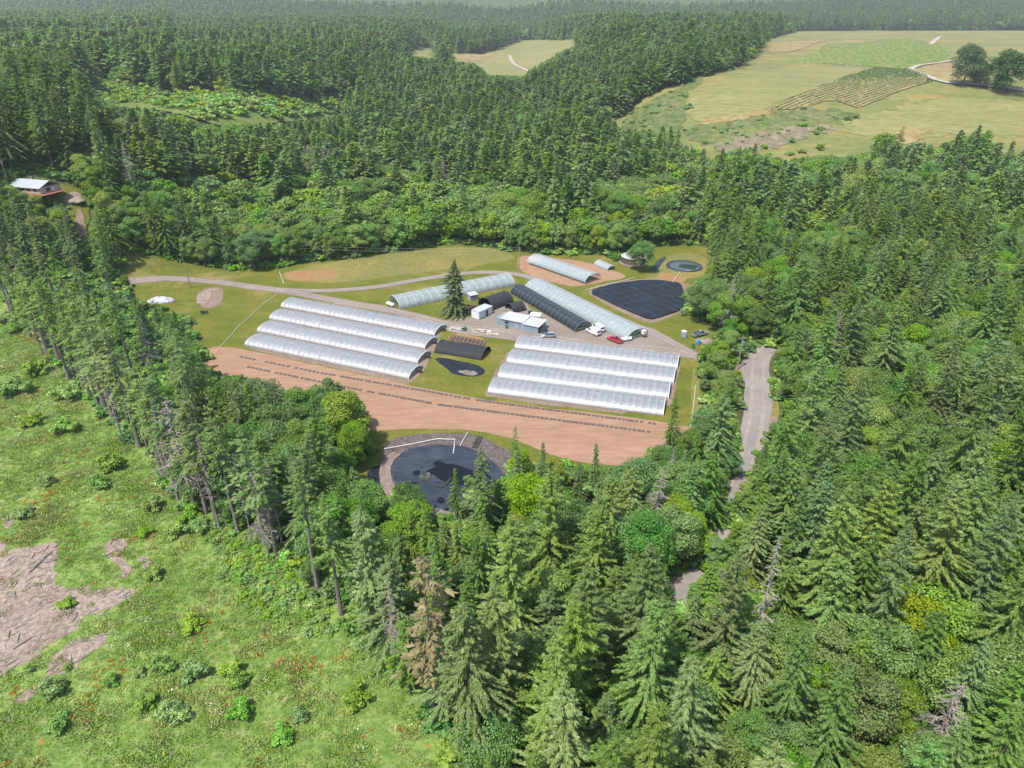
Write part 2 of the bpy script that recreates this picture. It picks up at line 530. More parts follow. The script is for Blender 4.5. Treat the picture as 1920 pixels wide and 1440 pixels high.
# ---- visible openings in the woods, as read off the photograph (pixels)
V_FARM = [(235,472),(300,484),(360,498),(440,508),(520,503),(560,492),(640,487),(740,472),(800,464),(870,458),(950,470),(980,474),(1060,480),
          (1130,478),(1165,492),(1175,466),(1220,464),(1260,458),(1322,462),(1335,480),(1322,516),(1292,532),(1280,548),(1275,592),(1300,598),
          (1335,612),(1335,640),(1306,655),(1300,690),(1310,720),(1303,800),(1275,812),(1262,838),(1222,835),(1195,862),(1170,872),(1110,868),
          (1050,862),(1000,853),(970,835),(950,870),(930,905),(890,890),(862,900),(862,968),(810,955),(785,925),(745,930),(700,905),(668,895),
          (690,860),(720,835),(692,815),(690,765),(650,735),(610,700),(590,735),(560,735),(480,712),(425,700),(400,690),(395,668),(372,640),(368,600),(320,575),(262,560),(240,530)]
V_ROAD = [(1378,694),(1402,664),(1452,648),(1456,660),(1450,690),(1441,720),(1452,760),(1466,785),(1432,810),(1412,840),(1402,880),(1382,925),(1362,942),(1366,925),(1388,860),(1397,800),(1398,740),(1394,690)]
V_ROAD2 = [(1264,1070),(1278,1078),(1300,1066),(1302,1085),(1280,1136),(1266,1120)]
V_ROAD3 = [(1344,992),(1370,982),(1366,1000)]
V_MEADOW = [(-400,520),(0,560),(60,610),(100,680),(150,745),(200,790),(250,832),(300,915),(365,955),(440,1000),(540,1060),(600,1130),(690,1222),(760,1295),(800,1360),(830,1460),(830,1900),(-900,1900)]
V_HOUSE = [(24,345),(65,325),(128,340),(158,362),(158,400),(140,400),(132,376),(92,374),(60,362),(30,356)]
V_YARD2 = [(130,370),(160,372),(165,400),(160,440),(142,430),(138,400)]
V_BRUSH = [(158,158),(230,160),(330,182),(420,176),(560,192),(645,182),(640,212),(500,228),(380,232),(280,196),(200,196)]
V_HILL = [(1145,232),(1210,188),(1275,160),(1380,128),(1420,103),(1440,74),(1500,58),(1990,58),(1990,270),(1885,290),(1830,240),(1760,270),(1720,262),
          (1690,275),(1655,240),(1635,285),(1560,288),(1500,293),(1480,300),(1400,268),(1340,292),(1280,268),(1262,250),(1180,238)]
V_FAR = [(752,100),(800,88),(822,104),(850,102),(900,104),(925,96),(980,76),(1090,76),(1045,100),(990,130),(985,142),(915,138),(890,118),(820,108)]
PROT = [V_FARM, V_ROAD, V_ROAD2, V_ROAD3, V_MEADOW, V_HOUSE, V_YARD2, V_BRUSH, V_HILL, V_FAR]

# ---- clearing sheets (each a few centimetres above the one below)
def gsheet(name, px, m, off, jagamp=.6, step=2.0, cell=None, seed=0, sm=1):
    return sheet(name, jag(smooth_poly(G(px), sm), step, jagamp, seed), m, off, cell)

gsheet('lawn', [(215,470),(300,480),(440,504),(560,488),(740,468),(870,452),(960,466),(1130,474),(1165,486),(1180,462),(1330,455),(1345,490),(1335,520),(1345,600),
                (1360,640),(1345,700),(1340,800),(1300,860),(1240,900),(1150,905),(1050,900),(990,960),(900,1010),(780,990),(680,960),(640,900),(640,830),(560,800),
                (400,730),(340,640),(300,610),(200,580),(160,540)], M_lawn, .03, 1.2, cell=5)
gsheet('meadow', [(-500,470),(-40,545),(60,590),(110,650),(170,740),(240,800),(300,880),(380,940),(460,980),(560,1040),(640,1130),(730,1220),(800,1300),(880,1440),(900,1700),(-700,1700)],
       M_meadow, .03, 1.5, cell=10)
gsheet('hay_meadow', [(534,509),(640,489),(740,474),(870,460),(955,472),(970,486),(880,500),(800,509),(740,518),(640,531),(540,528)], M_hay, .06, .5)
gsheet('rusty_grass', [(532,510),(575,506),(620,508),(640,517),(610,526),(537,528)], M_rust, .08, .8)
soil = sheet('soil_field', jag(smooth_poly(G([(380,650),(440,652),(462,656),(765,722),(915,752),(1243,790),(1292,800),(1300,806),(1268,850),(1225,868),(1190,872),(1150,874),(1050,861),(960,820),(880,806),
             (800,804),(720,807),(660,812),(560,800),(450,745),(380,715)])), 2, .35, 3), M_soil, .06, cell=12)
gsheet('nursery_soil', [(969,486),(985,478),(1040,484),(1085,489),(1120,497),(1146,507),(1172,515),(1172,522),(1125,529),(1080,539),(1040,531),(1008,522),(975,508)], M_soil, .06, .4)
gsheet('bare_strip', [(536,566),(820,606),(835,610),(800,690),(768,722),(745,716),(466,656),(468,646)], M_dirt, .05, .4)
gsheet('bare_strip', [(962,640),(1276,672),(1276,690),(1252,786),(912,746),(908,735)], M_dirt, .05, .3)
gsheet('gravel_yard', [(820,604),(860,597),(885,595),(903,602),(925,585),(945,570),(985,565),(1000,585),(1060,600),(1120,600),(1212,612),(1232,620),(1302,660),(1303,672),(1275,671),(1100,655),
                       (965,640),(955,637),(905,632),(880,628),(842,622),(828,616)], M_gravel, .09, .35)
sheet('driveway', jag(ribbon_poly(G([(120,545),(250,527),(330,523),(400,528),(470,538),(540,547),(640,566),(740,584),(830,606),(870,612)]), 5.2), 3, .25), M_gravel, .10, cell=5)
sheet('driveway', jag(ribbon_poly(G([(480,540),(560,545),(640,544),(720,536),(800,522),(870,513),(930,511),(985,518),(1040,540),(1110,576),(1180,606),(1240,632),(1302,666),(1345,690)]), 3.8), 3, .25), M_gravel, .11, cell=10)
road = sheet('road', jag(ribbon_poly(G([(1700,560),(1560,600),(1480,632),(1425,668),(1420,715),(1420,770),(1408,835),(1388,900),(1360,975),(1310,1045),(1282,1110),(1270,1200),(1230,1330),(1180,1500)]), 6.6), 3, .18), M_road, .10, cell=10)
gsheet('gravel_apron', [(1372,690),(1400,664),(1452,652),(1446,672),(1420,690),(1400,720),(1392,712)], M_gravel, .08, .3)
gsheet('roadside_grass', [(1436,712),(1452,740),(1466,785),(1444,800),(1436,770),(1430,735)], M_hay, .06, .4)
gsheet('roadside_dirt', [(1440,772),(1464,790),(1440,812),(1415,842),(1425,800)], M_dirt, .08, .3)
gsheet('roadside_grass', [(1296,690),(1312,690),(1310,800),(1296,806)], M_hay, .06, .3)
gsheet('house_lawn', [(20,350),(110,345),(165,362),(170,440),(130,440),(120,380),(40,380)], M_lawn, .15, .8, cell=5)
gsheet('bare_ground', [(120,374),(135,362),(152,366),(152,382),(135,388),(122,384)], M_slash, .3, .5, cell=5)
gsheet('footpath', [(142,395),(156,395),(165,450),(150,480),(140,470)], M_dirt, .3, .5, cell=5)
gsheet('burnt_patch', [(362,552),(392,538),(418,540),(420,556),(405,578),(375,580)], M_dirt, .07, .9)
gsheet('burnt_patch', [(366,560),(380,545),(396,548),(392,566),(372,572)], M_slash, .09, .9)
# logged bare soil in the meadow
gsheet('bare_ground', [(-200,1018),(0,1018),(50,1030),(95,1010),(118,1020),(100,1045),(112,1085),(135,1105),(165,1118),(225,1092),(268,1105),(235,1130),(190,1160),(150,1165),
                       (95,1200),(60,1240),(0,1285),(-200,1340)], M_slash, .07, 2.2, 1.0, seed=2)
gsheet('bare_ground', [(110,1222),(165,1195),(208,1186),(200,1212),(165,1235),(140,1262),(80,1280),(74,1268)], M_slash, .07, 1.6, 1.0, seed=4)
gsheet('bare_ground', [(192,1018),(240,1010),(232,1040),(248,1062),(230,1088),(222,1068),(200,1050)], M_slash, .07, 1.6, 1.0, seed=5)
gsheet('bare_ground', [(0,968),(28,960),(30,985),(0,998)], M_slash, .07, .6, 1.2, seed=6)

M_brushy = ground_mat('light_green_brush', [(.3, (.10, .155, .03)), (.5, (.14, .19, .04)), (.7, (.21, .215, .07))], .03, fine=[(.3, (.085, .14, .025)), (.7, (.2, .22, .08))], fine_scale=.2, bump=.8, grain=.3)
M_vinerow = ground_mat('vineyard_soil', [(.3, (.20, .165, .062)), (.5, (.24, .195, .08)), (.7, (.28, .225, .1))], .03, fine=[(.3, (.17, .15, .055)), (.7, (.28, .225, .1))], fine_scale=.12, bump=.4, grain=.22)
# ---- the brush clearing, the far field and the hill fields
gsheet('brush_clearing', [(140,165),(230,150),(330,172),(430,165),(560,180),(660,172),(655,215),(500,236),(380,240),(270,205),(180,205)], M_brushy, .9, 3, 6, cell=5)
gsheet('far_field', [(735,104),(800,82),(850,84),(960,66),(1120,66),(1070,104),(1000,140),(985,152),(910,150),(880,126),(810,114)], M_hillpale, .8, 3, 12, cell=30)
gsheet('far_field', [(800,106),(850,96),(900,104),(930,98),(900,118),(860,112)], M_hilltan, 1.2, 2, 12, cell=30)
M_hayrow = M_hillpale
gsheet('hill_pasture', [(1120,245),(1205,185),(1275,158),(1380,124),(1420,100),(1440,70),(1500,56),(2060,56),(2060,330),(1940,330),(1880,310),(1500,320),(1340,305),(1250,290),(1160,262)],
       M_hill, .35, 2, 8, cell=16)
gsheet('hayfield', [(1285,190),(1330,165),(1400,140),(1480,122),(1600,128),(1632,130),(1560,160),(1440,205),(1380,225),(1320,235),(1290,220)], M_hillpale, .6, 2.7, 4, cell=16)
gsheet('hayfield', [(1560,245),(1640,215),(1740,190),(1860,185),(1990,200),(1990,260),(1800,255),(1640,265)], M_hillpale, .6, 5.7, 4, cell=16)
gsheet('brush_strip', [(1290,240),(1400,222),(1450,212),(1540,202),(1600,210),(1610,225),(1560,240),(1440,255),(1330,278),(1280,262)], M_hillgreen, .6, 6.300000000000001, 4, cell=16, seed=3)
gsheet('brush_strip', [(1330,275),(1400,258),(1480,240),(1560,236),(1560,246),(1500,262),(1440,285),(1340,292)], M_hillbrown, .8, 6.300000000000001, 4, cell=16, seed=4)
gsheet('brush_strip', [(1150,240),(1205,195),(1270,166),(1400,125),(1420,118),(1300,160),(1285,200),(1285,240),(1240,262)], M_hillgreen, .6, 4.7, 4, cell=16, seed=5)
gsheet('dry_strip', [(1300,234),(1380,218),(1440,205),(1470,206),(1400,226),(1330,240)], M_hilltan, .8, 3.42, 4, cell=16)
gsheet('dry_strip', [(1480,186),(1560,158),(1636,130),(1648,132),(1580,164),(1500,190)], M_hilltan, .8, 2.7800000000000002, 4, cell=16)
gsheet('dry_strip', [(1640,265),(1680,244),(1740,240),(1760,252),(1700,275)], M_hilltan, .8, 5.5, 4, cell=16, seed=6)
gsheet('dry_strip', [(1430,100),(1450,82),(1560,70),(1500,98)], M_hilltan, .8, 4.7, 4, cell=16, seed=8)
gsheet('green_vineyard', [(1484,119),(1550,84),(1700,72),(1770,90),(1780,112),(1705,128),(1700,131),(1640,127),(1560,121)], M_vine, .7, .8, 8, cell=16)
gsheet('vineyard_ground', [(1440,208),(1560,158),(1640,129),(1705,132),(1748,155),(1700,168),(1612,206),(1596,202),(1560,188),(1500,208)], M_vinerow, 1.0, .8, 6, cell=16)
gsheet('tree_pasture', [(1718,132),(1772,118),(1800,125),(1800,155),(1770,158),(1735,146)], M_hilltan, 1.0, .8, 6, cell=16)
def track(px, w, off=1.2):
    sheet('farm_track', jag(ribbon_poly(G(px), w), 4, .3), M_track, off, cell=16)
track([(1990,180),(1910,171),(1860,164),(1800,159),(1765,155),(1735,144),(1706,133)], 6)
track([(1706,133),(1722,125),(1765,119),(1800,112)], 6, 1.25)
track([(1735,88),(1750,80),(1765,70)], 7)
track([(1000,140),(965,122),(955,105)], 6)

gsheet('bare_ground', [(255,1045),(275,1040),(290,1058),(270,1075),(256,1066)], M_slash, .07, 1.4, 1.0, seed=7)
gsheet('bare_ground', [(168,1108),(190,1098),(205,1110),(188,1122)], M_slash, .09, 1.4, 1.0, seed=9)
gsheet('bare_ground', [(20,1318),(60,1290),(85,1286),(62,1310),(30,1332)], M_slash, .07, 1.4, 1.0, seed=8)

M_rut = ground_mat('packed_wheel_track', [(.3, (.27, .225, .19)), (.7, (.33, .28, .245))], .3, grain_amt=.10, bump=.1)
M_grassy = ground_mat('grassy_crown', [(.3, (.15, .14, .06)), (.7, (.20, .175, .10))], .4, bump=.2)
def ruts(px, gap, w, off, cell=5):
    P = [Vector(p[:2]) for p in G(px)]
    for s_ in (-1, 1):
        Q = []
        for i, q in enumerate(P):
            d = (P[min(i+1, len(P)-1)]-P[max(i-1, 0)]).normalized()
            Q.append(q+Vector((-d.y, d.x))*gap*s_)
        sheet('wheel_track', jag(ribbon_poly(Q, w), 1.5, .16, s_+3), M_rut, off, cell=cell)
ruts([(255,527),(330,523),(400,528),(470,538),(540,547),(640,566),(740,584),(830,606),(870,612),(960,622)], .85, .7, .13)
ruts([(500,541),(560,545),(640,544),(720,536),(800,522),(870,513),(930,511),(985,518),(1040,540),(1110,576),(1180,606),(1240,632),(1302,666)], .85, .65, .14)
ruts([(1440,655),(1425,668),(1420,715),(1420,770),(1408,835),(1388,900),(1360,975),(1310,1045),(1282,1110)], 1.5, .9, .13, 10)
ruts([(1000,628),(1080,640),(1160,650),(1240,655),(1300,667)], 1.0, .8, .13)

# ================================================================== VINEYARD ROWS (nobody could count the vines)
M_vineleaf = leaf_mat('vine_leaves', (.05, .075, .018), (.07, .10, .024), (.10, .13, .04), objvar=0)
def vine_rows(name, poly_px, dir_px, gap, hh, ww, skip=.08):
    poly = [(p.x, p.y) for p in G(poly_px)]
    a, b = gnd(*dir_px[0]), gnd(*dir_px[1])
    d = Vector((b.x-a.x, b.y-a.y)).normalized(); n = Vector((-d.y, d.x))
    us = [Vector(p).dot(d) for p in poly]; vs = [Vector(p).dot(n) for p in poly]
    pts = []
    v = min(vs)
    while v < max(vs):
        u = np.arange(min(us), max(us), 2.2) + rng.uniform(0, 2)
        x = u*d.x + v*n.x; y = u*d.y + v*n.y
        k = pip(poly, x, y) & (rng.random(len(u)) > skip)
        pts += list(zip(x[k], y[k]))
        v += gap
    mb = MB()
    P = np.array(pts); Z = terrain(P[:, 0], P[:, 1]) + .6
    for (x, y), z in zip(pts, Z):
        for _ in range(2):
            L = 1.3*R.uniform(.8, 1.15); w = ww*R.uniform(.6, 1.1); h = hh*R.uniform(.7, 1.2)
            c = Vector((x, y, z)); t = d*L; s = n*w*R.uniform(-.6, 1)
            e = Vector((t.x, t.y, R.uniform(-.2, .2)))
            top = Vector((s.x, s.y, h))
            bs = Vector((n.x, n.y, 0))*w
            mb.add([c-e-bs, c+e-bs, c+e*.8+top, c-e*.8+top, c+e+bs, c-e+bs], [(0,1,2,3), (3,2,4,5)])
    return mb.build(name, M_vineleaf, fix=False)
o = vine_rows('vineyard_rows', [(1440,208),(1560,158),(1640,129),(1705,132),(1748,155),(1700,168),(1612,206),(1596,202),(1560,188),(1500,208)], ((1610,205),(1743,158)), 3.3, 1.2, .5)
tag(o, 'rows of young vines striping the dry hillside field', 'vineyard', kind='stuff')
o = vine_rows('vineyard_rows', [(1484,119),(1550,84),(1700,74),(1770,90),(1780,112),(1705,128),(1700,131),(1640,127),(1560,121)], ((1500,118),(1700,125)), 3.4, 1.1, .7, .06)
tag(o, 'denser green vineyard rows across the top of the hill', 'vineyard', kind='stuff')

# ================================================================== FARM BUILDINGS
M_poly = film_mat('silver_woven_film', (.37, .378, .388), 1.0, .5, .5, .34)
M_clear = film_mat('clear_film', (.30, .335, .345), .60, .32)
M_clear2 = film_mat('clear_film_old', (.31, .345, .355), .62, .32)
M_shade = film_mat('black_shade_cloth', (.009, .010, .012), 1.0, .8)
M_shade2 = film_mat('grey_shade_cloth', (.016, .020, .024), .88, .42)
M_steel = pmat('galvanised_steel', (.45, .46, .47), .4, .7)
M_hoop = pmat('pale_hoop', (.42, .45, .46), .45)
M_wood = pmat('grey_board', (.22, .17, .13), .8, stretch=(1, 1, 8))
M_dark = pmat('dark_metal', (.03, .03, .032), .5)
M_white = pmat('white_paint', (.60, .61, .62), .45, var=.06, scale=.8)
M_roofw = pmat('white_metal_roof', (.43, .43, .425), .38, .15, var=.08, scale=.5, stretch=(4, .3, 1))
M_bluew = pmat('grey_blue_siding', (.20, .245, .29), .55, var=.08, stretch=(6, 6, .2))
M_glass = pmat('dark_glass', (.02, .025, .03), .08, spec=.8)
M_tyre = pmat('tyre_rubber', (.018, .018, .019), .8)
M_rim = pmat('alloy_rim', (.45, .46, .48), .3, .8)
M_lamp = pmat('lamp_lens', (.75, .77, .78), .1, spec=.8)
M_red = pmat('red_paint', (.42, .018, .022), .3, coat=.6, var=.08)
M_redl = pmat('tail_lamp', (.35, .012, .01), .2)
M_silver = pmat('silver_paint', (.36, .40, .45), .28, .5, coat=.6, var=.05)
M_vanw = pmat('white_car_paint', (.64, .65, .66), .28, coat=.5, var=.03)
M_plast = pmat('grey_plastic', (.28, .31, .36), .5)
M_green = pmat('green_plastic', (.03, .14, .06), .5)
M_blue = pmat('blue_plastic', (.02, .22, .42), .45)
M_tank = pmat('white_tank_paint', (.72, .77, .80), .35, var=.04)
M_pipe = pmat('white_pipe', (.5, .485, .455), .5, var=.08)
M_lumber = pmat('pale_lumber', (.50, .42, .33), .8, var=.2)
M_redwood = pmat('red_stained_wood', (.36, .13, .085), .7, var=.18)
M_tan = pmat('tan_siding', (.36, .31, .25), .7, var=.08, stretch=(.3, .3, 6))
M_roofg = pmat('grey_metal_roof', (.50, .52, .55), .35, .35, var=.08, stretch=(3, .3, 1))
M_pole = pmat('weathered_pole', (.24, .20, .17), .85, stretch=(4, 4, .3))
M_wire = pmat('power_wire', (.32, .33, .34), .5, .6)
M_ply = pmat('plywood', (.31, .25, .18), .8, var=.2)
M_orange = pmat('faded_orange', (.5, .14, .05), .6)
M_bench = pmat('plant_rows', (.05, .10, .03), .9, var=.6, scale=3)

def hoop_profile(w, h, na, power=.82):
    out = []
    for k in range(na+1):
        a = PI*k/na
        out.append((w/2*(1-math.cos(a)), h*max(0.0, math.sin(a))**power))
    return out

def arc_tube(mb, x, w, h, r, lift=0.0, n=14, s=1.012):
    pts = [Vector((x, w/2+(y-w/2)*s, lift+z*s)) for y, z in hoop_profile(w, h, n)]
    mb.tube(pts, r, 5)

def hoop_house(name, p0, p1, w, h, film, label, group, bay=1.5, sag=.10, hoops=None, ends=('closed', 'open'), lift=0.0, seed=0,
               board=True, posts=0, beds=False, cat='greenhouse', hoop_m=None, fold=0.0, hoop_r=.065):
    """arched tunnel: near base line p0 -> p1, the width lies to the far side"""
    d = p1-p0; L = Vector((d.x, d.y)).length; ang = math.atan2(d.y, d.x)
    root = empty(name, p0, ang, label, cat, group)
    rr = random.Random(seed)
    nb = max(2, round(L/bay)); bay = L/nb; na = 22; sub = 5
    prof = hoop_profile(w, h, na)
    mb = MB(); rings = []
    sags = [sag*rr.uniform(.55, 1.35) for _ in range(nb)]
    for i in range(nb*sub+1):
        x = L*i/(nb*sub); b = min(i//sub, nb-1); t = i/sub-b
        sg = sags[b]*math.sin(PI*min(max(t, 0), 1))
        ring = []
        for k, (y, z) in enumerate(prof):
            a = math.sin(PI*k/na)
            ss = sg*a*(1+.5*mnoise.noise(Vector((x*.5, k*.45, seed))))
            ss += fold*mnoise.noise(Vector((x*.8, k*.6, seed+9)))*a
            cy, cz = w/2-y, -z
            l = math.hypot(cy, cz) or 1
            ring.append(Vector((x, y+cy/l*ss, lift+z+cz/l*ss)))
        rings.append(ring)
    mb.loft(rings, cap=False, closed=False)
    mb.build('cover', film, root, smooth=True)
    for e, kind in enumerate(ends):
        x = (-.02, L+.02)[e]; sgn = (-1, 1)[e]
        if kind == 'closed':
            m2 = MB(); rg = []
            for q in range(6):
                f = math.cos(q/5*PI/2); bl = math.sin(q/5*PI/2)
                rg.append([Vector((x+sgn*.35*bl*(1 if q else 0), w/2+(y-w/2)*f*.995, lift+z*f*.995+(0 if q else 0))) for y, z in prof])
            m2.loft(rg, cap=False, closed=False)
            m2.build('end_wall', film, root, smooth=True)
        elif kind in ('frame', 'open', 'board'):
            m2 = MB()
            arc_tube(m2, x+sgn*.05, w, h, .09, lift)
            m2.build('end_hoop', hoop_m or M_hoop, root)
            if kind == 'frame':
                m3 = MB()
                for fy in (.18, .36, .5, .64, .82):
                    z = h*math.sin(math.acos(1-2*fy))**.82
                    m3.tube([(x, w*fy, lift), (x, w*fy, lift+z*.98)], .05, 5)
                for fz in (.33, .68):
                    yy = [y for y, z in prof if z >= h*fz]
                    m3.tube([(x, min(yy), lift+h*fz), (x, max(yy), lift+h*fz)], .05, 5)
                m3.build('end_frame', M_steel, root)
            if kind == 'board':
                m3 = MB()
                pr = [Vector((x+sgn*.02, y, lift+z*.985)) for y, z in prof]
                m3.add(pr + [p-Vector((sgn*.08, 0, 0)) for p in pr], [tuple(range(len(pr))), tuple(range(2*len(pr)-1, len(pr)-1, -1))])
                m3.build('end_wall', M_ply, root)
    if board:
        m2 = MB()
        for y in (-.06, w+.02): m2.box((0, y, 0), (L, y+.04, .28))
        m2.build('baseboard', M_wood, root)
    if hoops:
        nh = int(round(L/hoops))
        for i in range(nh+1):
            if nh > 90: break
            m2 = MB(); arc_tube(m2, L*i/nh, w, h, hoop_r, lift, 14, 1.006)
            m2.build('hoop', hoop_m or M_hoop, root)
        m2 = MB()
        for f in (.18, .5, .82):
            z = h*math.sin(math.acos(1-2*f))**.82
            m2.tube([(0, w/2+(w*f-w/2)*1.006, lift+z*1.006), (L, w/2+(w*f-w/2)*1.006, lift+z*1.006)], hoop_r*.7, 5)
        m2.build('purlin', hoop_m or M_hoop, root)
    if posts:
        for y in (0, w):
            for i in range(posts+1):
                m2 = MB().tube([(L*i/posts, y, 0), (L*i/posts, y, lift+.1)], .07, 5)
                m2.build('post', M_steel, root)
    if beds:
        m2 = MB()
        for y in np.linspace(w*.16, w*.84, 4):
            m2.box((1, y-.5, .02), (L-1, y+.5, .55+.2*rr.random()))
        m2.build('plant_bench', M_bench, root)
    return root

def vent_fan(root, x, y, z=.75):
    m = MB()
    for k in range(3): m.box((x+.1, y-.55+k*.38, z), (x+1.3, y-.27+k*.38, z+.55))
    m.box((x+.1, y-.6, 0), (x+.2, y-.5, z+.5)); m.box((x+1.2, y+.4, 0), (x+1.3, y+.5, z+.5))
    m.build('furnace_vent', M_dark, root)

M_pale = pmat('pale_bow', (.62, .63, .64), .4)
ordA = ['highest in the photo', 'second from the track', 'third from the track', 'lowest, edging the soil field']
nearA = [((526.3,576.7),(814,630.6)), ((504.7,599.3),(795.8,655.8)), ((482,622.8),(782.3,683.4)), ((458.6,648.8),(765.9,712.1))]
for k, (a, b) in enumerate(nearA):
    r = hoop_house('greenhouse', gnd(*a), gnd(*b), 8.2, 1.95, M_poly, 'silver film tunnel in the left block of four, '+ordA[k], 'silver film tunnel greenhouses', seed=k, sag=.24, bay=1.9, hoops=1.9, hoop_r=.02, hoop_m=M_pale)
    L = (gnd(*b)-gnd(*a)).length
    vent_fan(r, L+.1, 4.9)
ordB = ['highest, beside the gravel yard', 'second below the gravel yard', 'third below the gravel yard', 'lowest, edging the soil field']
nearB = [((964.6,654),(1268.9,692)), ((949.7,681.4),(1261.9,720)), ((933.3,709.5),(1252.4,748.9)), ((914.6,738.1),(1242.5,780.7))]
for k, (a, b) in enumerate(nearB):
    hoop_house('greenhouse', gnd(*a), gnd(*b), 8.5, 2.0, M_poly, 'silver film tunnel in the right block of four, '+ordB[k], 'silver film tunnel greenhouses', seed=k+10, sag=.25, bay=1.9, hoops=1.9, hoop_r=.02, hoop_m=M_pale, ends=('closed', 'board'))

r = hoop_house('greenhouse', gnd(750.3,580.3), gnd(965.4,535.5), 9.6, 3.3, M_clear, 'clear ribbed greenhouse standing behind the lone fir, left end open', 'clear ribbed greenhouses',
               bay=3.2, sag=.08, hoops=3.2, ends=('frame', 'closed'), seed=30, beds=True)
r = hoop_house('greenhouse', gnd(983,543.5), gnd(1174.2,641), 9.3, 3.4, M_clear2, 'long clear ribbed greenhouse between black shade tunnel and drive, by the white vans', 'clear ribbed greenhouses',
               bay=2.4, sag=.06, hoops=2.4, ends=('closed', 'frame'), seed=31, beds=True)
m = MB().box(((gnd(983,543.5)-gnd(1174.2,641)).length+.3, 5.9, 1.5), ((gnd(983,543.5)-gnd(1174.2,641)).length+1.3, 7.2, 2.7))
m.build('heater_box', M_white, r)
hoop_house('shade_house', gnd(957,551), gnd(1078.6,623.5), 6.6, 3.1, M_shade2, 'long black shade cloth tunnel running down to the white roofed workshop', None,
           bay=2.4, sag=.07, hoops=2.4, ends=('closed', 'frame'), seed=32, cat='shade house', beds=True, hoop_m=pmat('dull_hoop', (.13, .14, .15), .5))
hoop_house('greenhouse', gnd(988.8,495.5), gnd(1096.9,533.7), 8.6, 2.5, M_clear2, 'pale ribbed tunnel raised on short posts in the bare nursery soil', 'clear ribbed greenhouses',
           bay=2.2, sag=.04, hoops=2.2, ends=('open', 'open'), lift=.9, seed=33, posts=24, board=False, beds=True)
hoop_house('greenhouse', gnd(1114,497.5), gnd(1138.5,508.5), 4.4, 1.9, M_clear2, 'tiny clear hoop tunnel at the far edge of the nursery soil', 'clear ribbed greenhouses',
           bay=1.5, sag=.03, hoops=1.5, ends=('open', 'open'), seed=34, beds=True)
hoop_house('shade_house', gnd(815.6,662), gnd(902,676), 7.6, 2.3, M_shade, 'low black shade cloth tunnel on the lawn between the silver blocks', None, bay=3.3, sag=.22, ends=('open', 'open'), seed=35, fold=.12,
           cat='shade house', board=False, hoop_m=M_dark)
hoop_house('black_shelter', gnd(924,582.5), gnd(963,568.5), 7.4, 3.6, M_shade, 'tall black tarp shelter beside the white container', None, bay=2.6, sag=.2, ends=('open', 'closed'), seed=36, fold=.35,
           cat='shelter', board=False, hoop_m=M_dark)
hoop_house('black_shelter', gnd(963.5,588), gnd(986,582.8), 5.6, 2.6, M_shade, 'small black tarp shelter in front of the tall one, above the workshop roof', None, bay=1.8, sag=.18, ends=('open', 'frame'), seed=37, fold=.25,
           cat='shelter', board=False, hoop_m=M_dark)

def frame_of(a, b):
    """local frame on the ground: x from a to b, y to the far side"""
    d = b-a
    return a, math.atan2(d.y, d.x), Vector((d.x, d.y)).length

# ---- workshop: grey blue walls, two white roofs
o_, an, L = frame_of(gnd(929.4,609.5), gnd(1008.5,626.3))
ws = empty('workshop', o_, an, 'low grey blue workshop with two white metal roofs on the gravel yard', 'workshop')
Wd = 6.0
MB().box((0, .6, 0), (L*.63, Wd, 2.5)).build('wall', M_bluew, ws)
MB().box((L*.63+.02, 0, 0), (L, Wd, 2.35)).build('wall', M_bluew, ws)
m = MB(); m.loft([[Vector((x, .25, 2.52)), Vector((x, Wd+.3, 2.95)), Vector((x, Wd+.3, 3.03)), Vector((x, .25, 2.6))] for x in (1.6, L*.63+.1)]); m.build('roof', M_roofw, ws)
m = MB(); m.loft([[Vector((x, -.3, 2.42)), Vector((x, Wd+.2, 2.7)), Vector((x, Wd+.2, 2.78)), Vector((x, -.3, 2.5))] for x in (L*.63+.2, L+.4)]); m.build('roof', M_roofw, ws)
MB().box((L+.01, 1.4, .02), (L+.06, 3.2, 2.1)).build('door', M_dark, ws)
MB().box((L*.2, .54, 1.1), (L*.2+1.4, .58, 1.9)).build('window', M_glass, ws)
MB().box((L*.45, .53, .02), (L*.45+1.0, .585, 2.05)).build('door', M_plast, ws)
MB().box((L*.63-.06, -.03, 0), (L*.63+.08, .05, 2.4)).build('corner_trim', M_white, ws)

# ---- white container
o_, an, L = frame_of(gnd(898.4,600), gnd(923.4,588))
ct = empty('container_shed', o_, an, 'white box shed with a dark doorway at the edge of the yard', 'shed')
MB().box((0, 0, .12), (L, 3.4, 2.75)).build('body', M_white, ct, bevel=.05)
MB().box((L*.52, -.04, .15), (L*.52+1.0, .03, 2.2)).build('door', M_dark, ct)
m = MB()
for k in range(9): m.box((L*k/9+.1, -.03, .2), (L*k/9+.16, .01, 2.7))
m.build('wall_rib', M_white, ct)
MB().box((-.1, -.1, 2.755), (L+.1, 3.5, 2.85)).build('roof', M_roofw, ct)
MB().box((-.03, 1.0, .2), (.02, 2.4, 2.3)).build('door', M_white, ct)

# ---- wooden shed behind the fir
o_, an, L = frame_of(gnd(882.5,565.5), gnd(896.5,562.5))
sh = empty('wooden_shed', o_, an, 'weathered grey board shed tucked behind the lone fir', 'shed')
MB().box((0, 0, 0), (L, 2.6, 2.2)).build('wall', pmat('weathered_boards', (.27, .24, .215), .85, stretch=(9, 9, .4)), sh)
m = MB(); m.loft([[Vector((x, -.2, 2.2)), Vector((x, 2.8, 2.5)), Vector((x, 2.8, 2.58)), Vector((x, -.2, 2.28))] for x in (-.2, L+.2)]); m.build('roof', M_roofw, sh)
MB().box((L*.35, -.05, .02), (L*.35+.9, .02, 1.9)).build('door', M_wood, sh)

